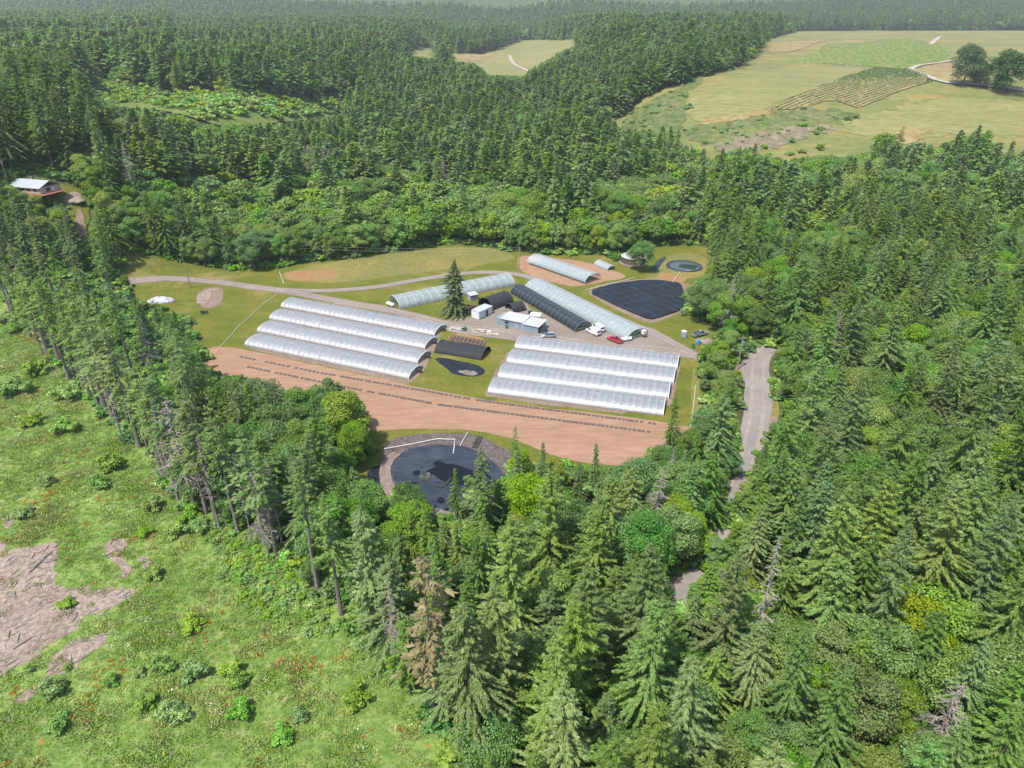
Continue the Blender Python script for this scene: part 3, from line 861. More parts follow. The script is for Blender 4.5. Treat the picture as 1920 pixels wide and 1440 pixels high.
# ---- white canopy behind the workshop
c0 = gnd(1004, 601)
cn = empty('canopy', c0, -.2, 'small flat white canopy on four legs behind the workshop', 'canopy')
m = MB(); m.loft([[Vector((-1.8*s, -1.6*s, z)), Vector((1.8*s, -1.6*s, z)), Vector((1.8*s, 1.6*s, z)), Vector((-1.8*s, 1.6*s, z))] for s, z in ((1, 2.2), (1.02, 2.3), (.6, 2.55))]); m.build('roof', M_white, cn)
for sx in (-1.7, 1.7):
    for sy in (-1.5, 1.5): MB().tube([(sx, sy, 0), (sx, sy, 2.25)], .05, 5).build('leg', M_steel, cn)

# ---- yurt
c0 = gnd(1187, 493)
yu = empty('yurt', c0, .3, 'round brown yurt with a white cone roof beyond the nursery soil', 'yurt')
def ring(r, z, n=28): return [Vector((r*math.cos(2*PI*k/n), r*math.sin(2*PI*k/n), z)) for k in range(n)]
M_yurt = pmat('brown_canvas', (.095, .062, .048), .8, stretch=(3, 3, .3))
MB().loft([ring(5.0, .5), ring(5.0, 3.0)]).build('wall', M_yurt, yu)
MB().loft([ring(5.2, 2.95), ring(5.25, 3.05), ring(3.0, 4.2), ring(.8, 5.1)]).build('roof', pmat('weathered_white_canvas', (.34, .335, .325), .6, var=.25), yu)
MB().loft([ring(.85, 5.1, 16), ring(.7, 5.4, 16), ring(.2, 5.6, 16)]).build('skylight', M_lamp, yu)
MB().loft([ring(5.9, .1), ring(5.9, .48)]).build('deck', M_wood, yu)
MB().box((-.5, -5.08, .5), (.5, -4.9, 2.5)).build('door', M_wood, yu)

# ---- house at the wood edge
c0 = gnd(70, 362)
ho = empty('house', c0, -.3, 'tan house with a pale metal roof and red deck at the wood edge', 'house')
ho.scale = (.85, .85, .85)
hw, hd = 9.0, 5.5
MB().box((-hw, -hd, 1.2), (hw, hd, 3.9)).build('wall', M_tan, ho)
MB().box((-hw+.3, -hd+.3, 0), (hw-.3, hd-.3, 1.19)).build('foundation', M_dark, ho)
rf = MB(); rf.loft([[Vector((x, -hd-.8, 3.7)), Vector((x, 0, 6.2)), Vector((x, hd+.8, 3.7)), Vector((x, hd+.8, 3.9)), Vector((x, 0, 6.4)), Vector((x, -hd-.8, 3.9))] for x in (-hw-.7, hw+.7)])
rf = rf.build('roof', M_roofg, ho)
MB().box((-3, 1.2, 5.2), (-2.2, 2.0, 7.3)).build('chimney', M_wood, rf)
for x in (-6, -1.5, 2.2, 6): 
    w_ = MB().box((x-.8, -hd-.05, 2.1), (x+.8, -hd+.02, 3.3)).build('window', M_glass, ho)
    MB().box((x-.95, -hd-.03, 1.98), (x+.95, -hd+.03, 2.08)).build('sill', M_white, w_)
MB().box((hw-.02, -2.4, 1.5), (hw+.05, -.2, 3.4)).build('window', M_glass, ho)
MB().box((hw-.02, 1.0, 1.25), (hw+.05, 2.0, 3.3)).build('door', M_white, ho)
MB().box((-2, -hd-3.2, 1.0), (hw+3.4, -hd-.02, 1.18)).box((hw+.02, -hd, 1.0), (hw+3.4, hd, 1.18)).build('deck', M_redwood, ho)
m = MB()
for z in (1.5, 1.85, 2.2):
    m.box((-2, -hd-3.2, z), (hw+3.4, -hd-3.12, z+.12)); m.box((hw+3.32, -hd-3.1, z), (hw+3.4, hd, z+.12))
for x in np.linspace(-2, hw+3.3, 10): m.box((x, -hd-3.28, 1.0), (x+.1, -hd-3.2, 2.4))
m.build('railing', M_redwood, ho)
for x in (-1.5, 4, hw+3): MB().box((x, -hd-3.1, -1.5), (x+.2, -hd-2.9, 1.0)).build('deck_post', M_wood, ho)

# ================================================================== VEHICLES
def wheel(parent, x, y, r=.34, w=.24):
    s = 1 if y > 0 else -1
    t = MB()
    n = 18
    prof = [(r*.6, -w/2), (r*.95, -w/2), (r, -w*.35), (r, w*.35), (r*.95, w/2), (r*.6, w/2)]
    t.loft([[Vector((x+pr*math.cos(2*PI*k/n), y+pw, r+pr*math.sin(2*PI*k/n))) for pr, pw in prof] for k in range(n+1)], cap=False)
    wo_ = t.build('wheel', M_tyre, parent)
    q = MB()
    q.loft([[Vector((x+rr*math.cos(2*PI*k/n), y+s*yy, r+rr*math.sin(2*PI*k/n))) for k in range(n)] for rr, yy in ((r*.62, -.02), (r*.62, w*.42), (r*.5, w*.36), (r*.12, w*.44))])
    q.build('rim', M_rim, wo_)

def body_loft(st, crown=.04):
    """st: (x, half width, z low, z belt, z top, top half width)"""
    return [[Vector((x, -w*.93, zl)), Vector((x, -w, zl+(zb-zl)*.35)), Vector((x, -w*.985, zb)), Vector((x, -wt, zt)), Vector((x, 0, zt+crown)), Vector((x, wt, zt)),
             Vector((x, w*.985, zb)), Vector((x, w, zl+(zb-zl)*.35)), Vector((x, w*.93, zl))] for x, w, zl, zb, zt, wt in st]

def vehicle(name, kind, px, heading_px, paint, label, cat):
    c = gnd(*px); hp = gnd(*heading_px)
    an = math.atan2(hp.y-c.y, hp.x-c.x)
    v = empty(name, (c.x, c.y, c.z+.09), an, label, cat)
    hwid = .92
    if kind == 'suv':
        L = 2.3
        st = [(-2.3, .78, .45, .70, .95, .70), (-2.2, .88, .32, .75, 1.05, .80), (-1.2, .92, .28, .8, 1.02, .84), (.9, .92, .28, .8, 1.0, .84), (1.7, .90, .3, .72, .90, .78), (2.2, .84, .32, .62, .76, .68), (2.32, .70, .4, .58, .66, .56)]
        cabin = [(-2.15, .80, .98, 1.05), (-1.75, .70, 1.50, 1.52), (-.9, .68, 1.58, 1.6), (.15, .68, 1.56, 1.58), (1.05, .80, .96, 1.0)]
    elif kind == 'van':
        L = 2.75
        st = [(-2.75, .88, .45, .9, 1.15, .86), (-2.65, .96, .35, .95, 1.2, .94), (1.4, .96, .32, .95, 1.15, .93), (2.1, .94, .32, .85, 1.08, .86), (2.65, .85, .35, .75, .95, .74), (2.8, .7, .42, .68, .78, .6)]
        cabin = [(-2.7, .92, 1.16, 1.2), (-2.6, .84, 2.05, 2.08), (-1.0, .83, 2.12, 2.15), (.95, .82, 2.08, 2.1), (2.0, .84, 1.05, 1.1)]
    else:
        L = 2.85
        st = [(-2.85, .86, .5, .8, 1.02, .84), (-2.75, .95, .42, .85, 1.05, .92), (-.75, .95, .38, .85, 1.05, .90), (1.0, .95, .38, .85, 1.08, .86), (1.75, .94, .38, .82, 1.02, .82), (2.6, .88, .4, .76, .95, .76), (2.8, .76, .48, .7, .84, .64)]
        cabin = [(-.85, .82, 1.06, 1.1), (-.62, .72, 1.72, 1.74), (-.1, .71, 1.8, 1.82), (.45, .7, 1.76, 1.78), (1.2, .8, 1.06, 1.1)]
    m = MB(); m.loft(body_loft(st)); m.build('body', paint, v, smooth=False, bevel=.03)
    rg = []
    for x, w, zt, zc in cabin:
        base = 1.0 if kind == 'suv' else (1.14 if kind == 'van' else 1.06)
        wb = .84
        rg.append([Vector((x, -wb if zt > base+.1 else -w, base-.03)), Vector((x, -w, zt)), Vector((x, 0, zc)), Vector((x, w, zt)), Vector((x, wb if zt > base+.1 else w, base-.03))])
    m = MB(); m.loft(rg, cap=True)
    m.build('cargo_body' if kind == 'van' else 'window_band', paint if kind == 'van' else M_glass, v)
    # roof skin and pillars
    m = MB()
    c2 = cabin[1:4]
    m.loft([[Vector((x, -w-.015, zt-.05)), Vector((x, -w*.9, zt+.035)), Vector((x, 0, zc+.04)), Vector((x, w*.9, zt+.035)), Vector((x, w+.015, zt-.05))] for x, w, zt, zc in c2])
    m.build('roof', paint, v)
    m = MB()
    for s in (-1, 1):
        b = 1.0 if kind == 'suv' else 1.08
        if kind != 'van':
            for (x0, w0, z0), (x1, w1, z1) in (((cabin[0][0]+.05, .84, b), (cabin[1][0], cabin[1][1], cabin[1][2])), ((-.25, .845, b), (-.25, .70, cabin[2][2]-.02)), ((cabin[4][0]-.03, .84, b), (cabin[3][0], cabin[3][1], cabin[3][2]))):
                m.tube([(x0, s*(w0+.01), z0), (x1, s*(w1+.012), z1)], .05, 5)
    if m.v: m.build('pillar', paint, v)
    if kind == 'van':
        m = MB(); m.add([(1.08, -.74, 2.0), (1.08, .74, 2.0), (1.98, .80, 1.2), (1.98, -.80, 1.2)], [(0, 1, 2, 3)]); 
        o = m.build('windscreen', M_glass, v, fix=False); o.location = (.05, 0, .04)
        for s in (-1, 1):
            MB().box((.35, s*.93-.02, 1.35), (1.25, s*.93+.02, 1.85)).build('window', M_glass, v)
        MB().box((-2.73, -.7, 1.35), (-2.66, .7, 1.85)).build('window', M_glass, v)
    if kind == 'pickup':
        MB().box((-2.62, -.78, 1.06), (-.95, .78, 1.115)).build('bed', M_dark, v)
        m = MB()
        for s in (-1, 1): m.box((-2.75, s*.88-.07, 1.03), (-.9, s*.88+.07, 1.30))
        m.box((-2.85, -.88, 1.03), (-2.72, .88, 1.30)); m.box((-.98, -.82, 1.03), (-.88, .82, 1.32))
        m.build('bed_wall', paint, v)
    wb = {'suv': 1.4, 'van': 1.75, 'pickup': 1.75}[kind]
    for x in (-wb, wb+.02):
        for s in (-1, 1): wheel(v, x, s*.84, .36 if kind != 'suv' else .34)
    zl = {'suv': .66, 'van': .82, 'pickup': .80}[kind]
    for s in (-1, 1):
        MB().box((L-.2, s*.62-.16, zl-.08), (L+.03, s*.62+.16, zl+.08)).build('headlight', M_lamp, v)
        MB().box((-L-.03, s*.76-.09, zl), (-L+.15, s*.76+.09, zl+.28)).build('tail_light', M_redl, v)
        MB().box((.85 if kind != 'van' else 1.45, s*1.0-.1, 1.02), (1.0 if kind != 'van' else 1.6, s*1.0+.1, 1.2)).build('mirror', M_dark, v)
    MB().box((L-.12, -.7, .36), (L+.07, .7, .55)).build('bumper', M_dark if kind == 'van' else M_steel, v)
    MB().box((-L-.07, -.75, .4), (-L+.12, .75, .58)).build('bumper', M_dark if kind == 'van' else M_steel, v)
    return v
vehicle('parked_car', 'suv', (1028, 632.5), (1014, 633), M_silver, 'silver blue estate car parked beside the workshop end', 'car')
vehicle('delivery_van', 'van', (1112, 626), (1096, 618.5), M_vanw, 'white van, nearer of the two parked by the shade tunnel', 'van')
vehicle('delivery_van', 'van', (1121, 619), (1107, 610.5), M_vanw, 'white van, farther of the two, next to the clear greenhouse', 'van')
vehicle('pickup_truck', 'pickup', (1152, 640.5), (1138, 634.5), M_red, 'red pickup with a dark load bed at the greenhouse end', 'pickup')
vehicle('pickup_truck', 'pickup', (1312, 629.5), (1326, 626), M_silver, 'silver grey pickup parked on grass under the trees', 'pickup')

# ---- propane tanks
def tank(px, an, label, s=1.0):
    t = empty('propane_tank', gnd(*px), an, label, 'tank'); t.scale = (s, s, s)
    n = 14; rg = []
    for x, r in ((-1.9, .06), (-1.82, .3), (-1.65, .48), (-1.4, .56), (1.4, .56), (1.65, .48), (1.82, .3), (1.9, .06)):
        rg.append([Vector((x, r*math.cos(2*PI*k/n), .85+r*math.sin(2*PI*k/n))) for k in range(n)])
    MB().loft(rg).build('vessel', M_tank, t, smooth=True)
    MB().loft([[Vector((.26*math.cos(2*PI*k/12), .26*math.sin(2*PI*k/12), z)) for k in range(12)] for z in (1.36, 1.62)]).build('dome_cap', M_tank, t)
    for x in (-1.1, 1.1): MB().box((x-.12, -.4, 0), (x+.12, .4, .5)).build('leg', M_steel, t)
tank((1174, 640), .35, 'white propane tank lying at the clear greenhouse end frame', 1.05)
tank((732, 574), -.7, 'white propane tank on the lawn at the left greenhouse mouth', 1.0)

# ---- portable toilet, barrel, bins, dumpster
t = empty('portable_toilet', gnd(1281.5, 633), .3, 'grey portable toilet with a white roof on the grass', 'toilet')
MB().box((-.6, -.6, .1), (.6, .6, 2.15)).build('cabin', M_plast, t, bevel=.05)
MB().loft([[Vector((-.66*s, -.66*s, z)), Vector((.66*s, -.66*s, z)), Vector((.66*s, .66*s, z)), Vector((-.66*s, .66*s, z))] for s, z in ((1, 2.16), (1, 2.26), (.5, 2.5))]).build('roof', M_white, t)
MB().box((-.42, -.64, .2), (.42, -.595, 2.0)).build('door', pmat('pale_door', (.4, .43, .47), .5), t)
MB().box((-.7, -.7, 0), (.7, .7, .1)).build('skid', M_dark, t)
def barrel(name, px, m, label, cat, r=.42, h=1.1):
    b = empty(name, gnd(*px), 0, label, cat)
    n = 16
    MB().loft([[Vector((rr*math.cos(2*PI*k/n), rr*math.sin(2*PI*k/n), z)) for k in range(n)] for rr, z in ((r*.94, 0), (r, .1), (r, h*.35), (r*1.05, h*.38), (r, h*.41), (r, h*.9), (r*.92, h))]).build('drum', m, b)
    MB().loft([[Vector((rr*math.cos(2*PI*k/n), rr*math.sin(2*PI*k/n), z)) for k in range(n)] for rr, z in ((r*.9, h+.005), (r*.9, h+.05))]).build('lid', M_dark if m is not M_blue else M_blue, b)
barrel('barrel', (1309.5, 645), M_blue, 'blue plastic barrel on the grass below the silver pickup', 'barrel', .55, 1.3)
barrel('rubbish_bin', (1299, 653), M_green, 'green bin on the grass where the drive narrows', 'bin', .55, 1.2)
barrel('rubbish_bin', (950, 616), M_green, 'green bin against the grey blue workshop wall', 'bin', .45, 1.1)
d_ = empty('dumpster', gnd(1019, 624), .15, 'dark grey dumpster at the workshop end behind the silver car', 'dumpster')
MB().loft([[Vector((-1.2*s, -.8*s, z)), Vector((1.2*s, -.8*s, z)), Vector((1.2*s, .8*s, z)), Vector((-1.2*s, .8*s, z))] for s, z in ((.88, .15), (1, 1.5))]).build('bin_body', pmat('dumpster_paint', (.07, .075, .085), .5), d_)
MB().box((-1.25, -.84, 1.51), (1.25, .84, 1.6)).build('lid', M_dark, d_)

# ---- red machines, tractor, lumber
def small_tractor(px, an, paint, label, s=1.0, cat='tractor'):
    t = empty('small_tractor', gnd(*px), an, label, cat); t.scale = (s, s, s)
    m = MB(); m.loft([[Vector((x, -w, z0)), Vector((x, w, z0)), Vector((x, w, z1)), Vector((x, -w, z1))] for x, w, z0, z1 in ((-.2, .4, .6, 1.2), (1.3, .36, .65, 1.15), (1.55, .3, .7, 1.0))])
    m.build('hood', paint, t, bevel=.04)
    MB().box((-1.2, -.6, .55), (-.2, .6, .8)).build('floor', paint, t)
    MB().box((-1.1, -.3, .8), (-.6, .3, 1.0)).box((-1.2, -.3, 1.0), (-1.08, .3, 1.45)).build('seat', M_dark, t)
    for s_ in (-1, 1):
        wheel(t, -.8, s_*.75, .58, .35); wheel(t, 1.15, s_*.55, .36, .22)
        MB().box((-1.35, s_*.75-.22, 1.18), (-.3, s_*.75+.22, 1.24)).build('fender', paint, t)
    MB().tube([(-1.2, -.5, .8), (-1.25, -.5, 2.0), (-1.25, .5, 2.0), (-1.2, .5, .8)], .04, 5).build('roll_bar', M_dark, t)
small_tractor((880, 582), .6, M_red, 'small red tractor on the grass right of the lone fir')
small_tractor((864, 587.5), .2, M_red, 'red machine half hidden under the lone fir', .8)
small_tractor((871, 619), 1.2, M_green, 'green machine beside the pile of white boards', .75)
small_tractor((383, 588), .3, M_dark, 'dark quad bike on the grass below the burnt patch', .8, 'quad bike')
def lumber(px, an, n, Lm, m, label, name='board_pile'):
    b = empty(name, gnd(*px), an, label, 'board pile')
    for k in range(n):
        q = MB(); M = Matrix.Translation((R.uniform(-.4, .4), R.uniform(-.9, .9), .06+.11*(k//3))) @ Matrix.Rotation(R.uniform(-.12, .12), 4, 'Z')
        q.box((-Lm/2, -.12, 0), (Lm/2, .12, .09), M); q.build('board', m, b)
lumber((856, 618), -.15, 14, 4.2, M_pipe, 'pile of white boards by the track at the tray bed')
lumber((897, 621.5), -.2, 12, 4.0, M_lumber, 'scattered tan boards along the track edge')
lumber((925, 626.5), -.15, 12, 3.6, M_lumber, 'stack of pale boards near the grey blue wall')
lumber((890, 575), .4, 5, 1.8, pmat('pink_board', (.55, .3, .26), .7), 'pale red boards lying behind the small red tractor')
for px, lab in (((917, 626), 'white crate at the left end of the pale boards'), ((994, 588), 'dark crate behind the workshop near the canopy')):
    b = empty('crate', gnd(*px), .2, lab, 'crate')
    m_ = M_white if 'white' in lab else M_dark
    MB().box((-.6, -.5, 0), (.6, .5, .9)).build('body', m_, b); MB().box((-.65, -.55, .9), (.65, .55, .98)).build('lid', m_, b)

# ---- trays: plant trays on the little bed, dashes along the field
M_tray = pmat('dark_tray', (.095, .07, .064), .7, var=.3)
gsheet('tray_bed', [(842,627),(868,624),(912,636),(908,649),(872,644),(838,641)], M_rust, .05, .25)
def tray_proto(name, a, b, label, group, rim):
    t = empty(name, (0, 0, 0), 0, label, 'plant tray', group)
    m = MB()
    if rim:
        m.box((-a, -b, 0), (a, -b+.22, .22)); m.box((-a, b-.22, 0), (a, b, .22)); m.box((-a, -b, .003), (-a+.22, b, .223)); m.box((a-.22, -b, .003), (a, b, .223))
    else: m.box((-a, -b, 0), (a, b, .16))
    m.build('rim' if rim else 'mat', M_tray, t)
    return t
pr = None
A0, A1, B0, B1 = gnd(846, 636.5), gnd(905, 647.5), gnd(849, 631.5), gnd(908, 642)
for row in range(2):
    a, b = ((A0, A1), (B0, B1))[row]
    for k in range(9):
        p = a.lerp(b, k/8); an = math.atan2(b.y-a.y, b.x-a.x)
        if pr is None:
            pr = tray_proto('plant_tray', .62, .85, 'dark framed seedling tray on the rusty soil behind the low shade tunnel', 'seedling trays behind the shade tunnel', True)
            pr.location = (p.x, p.y, .06); pr.rotation_euler.z = an
        else: copy_thing(pr, (p.x, p.y, .06), an)
pr = None
for a, b, n in (((449.5,669),(592.7,698.3),18), ((592.7,698.3),(900,751.7),39), ((900,751.7),(1231,795.5),42), ((462.5,687.9),(650,727),24), ((650,727),(827,760),23), ((827,760),(1219,810.5),49)):
    a, b = gnd(*a), gnd(*b)
    for k in range(n):
        p = a.lerp(b, (k+R.uniform(.4, .6))/n)
        an = math.atan2(b.y-a.y, b.x-a.x) + R.uniform(-.05, .05)
        if R.random() < .05: continue
        s = R.uniform(.8, 1.1)
        if pr is None:
            pr = tray_proto('ground_mat', .42, .40, 'short dark ground mat, one dash of two rows crossing the soil field', 'dark mats in two rows on the soil field', False)
            pr['category'] = 'mat'
            pr.location = (p.x, p.y, .08); pr.rotation_euler.z = an
        else: copy_thing(pr, (p.x, p.y, .08), an, (s, 1, 1))

# ================================================================== PONDS AND TARPS
M_net = ground_mat('black_pond_net', [(.3, (.009, .013, .021)), (.5, (.014, .020, .032)), (.7, (.022, .030, .045))], .1,
                   fine=[(.3, (.009, .012, .018)), (.7, (.024, .03, .042))], fine_scale=.8, rough=.75, bump=.35, bump_scale=1.2, spec=.15)
M_seam = pmat('net_seam', (.035, .045, .06), .6)
M_liner = ground_mat('black_pond_liner', [(.3, (.022, .030, .046)), (.5, (.033, .044, .064)), (.7, (.052, .064, .086))], .09,
                   fine=[(.3, (.022, .029, .043)), (.7, (.052, .064, .084))], fine_scale=.5, rough=.7, bump=.35, bump_scale=1.0, spec=.15, rot=.3, stretch=(.5, 1.6, 1))
M_puddle = pmat('puddle_water', (.005, .006, .009), .4, spec=.15)
M_scum = ground_mat('algae_scum', [(.3, (.03, .036, .025)), (.55, (.06, .066, .045)), (.75, (.13, .13, .10))], .6, rough=.4, bump=.2)
M_path = ground_mat('pink_gravel_path', [(.3, (.20, .14, .125)), (.7, (.27, .20, .175))], .5, fine=[(.3, (.17, .12, .10)), (.7, (.29, .22, .2))], fine_scale=2)
M_pwater = pmat('pond_water', (.085, .105, .12), .08, spec=.7, var=.1, scale=.1)
M_algae = pmat('dark_algae', (.012, .03, .014), .35, var=.5, scale=.4)

# net over the upper pond: sags over the water, seams in a grid
net_px = [(1103,549),(1133,537),(1175,530),(1204,527),(1237,526.5),(1258,530),(1276,532),(1282,548),(1286,562),(1284,575),(1272,585),(1240,595),(1219,601),(1190,590),(1159,576),(1133,563)]
gsheet('pond_bank', [(1094,548),(1130,532),(1180,525),(1240,521),(1284,527),(1292,550),(1290,580),(1245,600),(1220,607),(1185,595),(1150,578)], M_dirt, .06, .4)
net_poly = jag(smooth_poly(G(net_px), 1), 2, .25, 8)
ncx = sum(p[0] for p in net_poly)/len(net_poly); ncy = sum(p[1] for p in net_poly)/len(net_poly)
o = sheet('pond_net', net_poly, M_net, .55, 1.5, kind=None,
          zf=lambda x, y: -.25*np.exp(-((x-ncx)**2+(y-ncy)**2)/180.) + .07*np.sin(x*1.7)*np.cos(y*.8) + .05*np.sin(x*.6+y*1.3), smooth=True)
tag(o, 'black net stretched over the square pond by the drive', 'pond net')
nroot = o
npoly = [(p[0], p[1]) for p in net_poly]
c_a, c_b, c_d = gnd(1103,549), gnd(1219,601), gnd(1237,526.5)
u_ = (c_b-c_a).normalized(); v_ = (c_d-c_a).normalized()
def seam_lines(axis, other, base, gap, parent):
    m = MB()
    k = -12
    while k < 26:
        st = base + other*gap*k
        run = []
        for t in np.arange(-40, 80, .8):
            p = st + axis*t
            if pip(npoly, np.array([p.x]), np.array([p.y]))[0]:
                z = .55 - .25*math.exp(-((p.x-ncx)**2+(p.y-ncy)**2)/180.) + .07*math.sin(p.x*1.7)*math.cos(p.y*.8)+.05*math.sin(p.x*.6+p.y*1.3)+.04
                run.append(Vector((p.x, p.y, z)))
            else:
                if len(run) > 2: m.tube(run, .038, 3)
                run = []
        if len(run) > 2: m.tube(run, .038, 3)
        k += 1
    m.build('seam', M_seam, parent)
seam_lines(u_, v_, c_a, 4.2, nroot); seam_lines(v_, u_, c_a, 5.2, nroot)

# round pond by the yurt
c0 = gnd(1283, 499.5)
gsheet('pond_bank', [(1242,486),(1262,474),(1300,474),(1330,484),(1330,510),(1305,522),(1262,524),(1225,522),(1215,512),(1236,500)], M_hay, .05, .6)
gsheet('pond_bank', [(1240,508),(1262,516),(1290,520),(1285,530),(1250,528),(1228,522)], M_rust, .07, .5)
rp = empty('round_pond', c0, 0, 'round black lined pond beside the yurt', 'pond')
q = MB(); q.loft([[Vector((r*math.cos(a), r*1.02*math.sin(a), z)) for a in np.linspace(0, 2*PI, 37)[:-1]] for r, z in ((7.4, .05), (7.2, .35), (6.6, .4), (5.9, .1))], cap=False)
q.build('liner', M_liner, rp)
MB().add([(6.05*math.cos(a), 6.15*math.sin(a), .12) for a in np.linspace(0, 2*PI, 37)[:-1]], [tuple(range(36))]).build('water', M_pwater, rp)
al = [Vector((1.6+3.6*math.cos(a)*(1+.25*math.sin(3*a)), -1.0+3.4*math.sin(a)*(1+.2*math.cos(2*a+1)), .14)) for a in np.linspace(0, 2*PI, 33)[:-1]]
MB().add(al, [tuple(range(32))]).build('algae', M_algae, rp)
o = sheet('tarp', jag(G([(1222,501),(1232,490),(1246,481),(1249,483),(1238,500),(1226,511)]), 1.5, .2), M_liner, .1, 3, kind=None)
tag(o, 'narrow black tarp lying between the yurt tree and round pond', 'tarp')

# flat tarp on the lawn
o = sheet('tarp', jag(smooth_poly(G([(811,672),(830,671),(865,678),(899,685),(911,696),(906,703),(886,707),(860,704),(846,700),(838,691)]), 2), 1, .12), M_net, .1, 2, kind=None,
          zf=lambda x, y: .04*np.sin(x*2.3)*np.cos(y*2.1))
tag(o, 'flat dark tarp with a pale dusty patch lying on the lawn', 'tarp')
o2 = sheet('dust_patch', jag(smooth_poly(G([(855,696),(875,694),(893,697),(897,703),(886,706),(868,702)]), 2), .6, .25), ground_mat('dust', [(.35, (.10, .10, .10)), (.65, (.26, .23, .20))], .8), .16, 2, kind=None)
o2.parent = o

# lower pond
gsheet('pond_berm', [(720,835),(738,820),(790,813),(840,813),(880,816),(905,819),(940,838),(972,858),(992,872),(985,890),(960,905),(950,960),(900,985),(850,980),(800,968),(770,955),(745,935),(720,915),(708,885),(715,860)],
       M_berm, .12, .35)
lp = sheet('pond_liner', jag(smooth_poly(G([(735,862),(758,847),(788,838),(815,835),(842,836),(872,838),(900,850),(916,858),(938,880),(947,898),(948,925),(920,955),(866,968),(828,963),(802,954),(776,940),(752,925),(738,905),(730,880)]), 1), 1.2, .2, 5),
           M_liner, .26, 2.0, kind=None, smooth=True, zf=lambda x, y: .05*np.sin(x*.9+y*.4)+.03*np.sin(y*1.9))
tag(lp, 'large drained round pond lined with black sheeting below the soil field', 'pond')
o = sheet('tarp', jag(smooth_poly(G([(690,881),(721,868),(719,895),(730,925),(716,930),(688,905)]), 1), 1, .15), M_net, .15, 2, kind=None)
tag(o, 'black net strip outside the gravel rim of the drained pond', 'pond net')
ps_ = sheet('gravel_rim', jag(ribbon_poly(G([(770,947),(742,933),(728,915),(722,893),(724,875),(732,862),(745,852)]), 2.6), 1, .12), M_path, .42, 3, kind=None)
ps_.parent = lp
rim2 = sheet('gravel_rim', jag(ribbon_poly(G([(780,948),(805,958),(835,967),(870,973)]), 2.0), 1, .12), M_path, .42, 3, kind=None); rim2.parent = lp
for k, px in enumerate([[(812,872),(818,866),(828,867),(836,871),(830,876),(818,876)], [(773,888),(780,884),(789,885),(787,892),(777,893)], [(788,879),(792,877),(794,880),(790,881)],
           [(836,873),(850,872),(872,880),(900,888),(925,895),(915,905),(885,905),(868,912),(850,912),(842,908),(822,900),(812,890),(800,892),(797,886),(815,878)],
           [(818,940),(826,933),(834,938),(832,946),(822,946)], [(811,950),(818,948),(822,952),(816,955)], [(833,957),(839,955),(842,958),(836,960)], [(840,948),(850,946),(856,951),(848,954)], [(772,907),(782,905),(785,909),(775,911)]]):
    q = sheet('puddle', jag(smooth_poly(G(px), 2), .8, .15, k), M_puddle, .38, 3, kind=None); q.parent = lp
q = sheet('algae_patch', jag(smooth_poly(G([(784,896),(794,888),(806,888),(808,898),(798,906),(786,902)]), 2), .7, .2), M_scum, .42, 3, kind=None); q.parent = lp
q = sheet('algae_patch', jag(ribbon_poly(G([(800,906),(815,912),(828,915),(838,908),(846,898)]), .5), .7, .12), M_scum, .42, 3, kind=None); q.parent = lp
def pipe(px, r, label, name='pipe', m=None, z=.35, cat='pipe'):
    o = MB().tube([gnd(*p)+Vector((0, 0, z)) for p in px], r, 6).build(name, m or M_pipe)
    return tag(o, label, cat)
pipe([(720,844),(770,835),(820,825),(853,826),(852,838),(850,852)], .13, 'bent white pipe running along the drained pond bank')
pipe([(878,812),(871,823),(863,838)], .11, 'short white pipe dropping into the drained pond beside the ladder')
pipe([(1275,511),(1268,521),(1261,530)], .13, 'white pipe from the round pond to the black net')
pipe([(1096,545),(1140,535),(1190,522)], .08, 'thin pale pipe along the far edge of the square pond')
pipe([(520,551),(500,565),(480,582),(465,597),(447,612),(430,632),(412,652),(400,666)], .075, 'white hose curving down the lawn left of the silver tunnels', 'hose', cat='hose', z=.12)
pipe([(1304,723),(1301,755),(1297,785),(1293,808)], .075, 'white hose lying on dry grass right of the silver tunnels', 'hose', cat='hose', z=.12)
pipe([(523.7,510),(528,521),(532.5,532)], .10, 'white pole on the grass at the left end of the rusty patch', cat='pole', name='white_pole', z=.15)
# ladder
a, b = gnd(901, 819.5), gnd(890, 842)
ld = empty('ladder', a, math.atan2(b.y-a.y, b.x-a.x), 'dark ladder lying on the gravel bank above the drained pond', 'ladder')
LL = (b-a).length
for y in (-.55, .55): MB().box((0, y-.08, .12), (LL, y+.08, .34)).build('rail', M_dark, ld)
for k in range(9): MB().box((LL*(k+.5)/9-.07, -.5, .16), (LL*(k+.5)/9+.07, .5, .3)).build('rung', M_dark, ld)

# ================================================================== POLES AND WIRES
def upole(px, top_h, label, cross=True, trans=False):
    p = empty('utility_pole', gnd(*px), .3, label, 'pole')
    MB().tube([(0, 0, -.2), (0, 0, top_h)], [.21, .15], 8).build('pole', M_pole, p)
    if cross:
        MB().box((-1.3, -.07, top_h-.75), (1.3, .07, top_h-.6)).build('crossarm', M_pole, p)
        for x in (-1.2, -.45, .45, 1.2): MB().tube([(x, 0, top_h-.6), (x, 0, top_h-.38)], .06, 6).build('insulator', M_steel, p)
    if trans:
        MB().tube([(.32, -.2, top_h-2.7), (.32, -.2, top_h-1.5)], .3, 12).build('transformer', M_steel, p)
    return p
P1 = gnd(1382.5, 693); upole((1382.5, 693), 10.5, 'wooden utility pole with transformer where the drive meets the road', True, True)
P2 = gnd(973.5, 508.5); upole((973.5, 508.5), 10.0, 'slim wooden pole at the left edge of the nursery soil', False)
P3 = gnd(357, 540); upole((357, 540), 8.2, 'leaning grey pole beside the driveway and burnt patch', False)
P4 = gnd(481, 492); upole((481, 492), 9.0, 'wooden pole half lost in the bushes behind the left clearing', True)
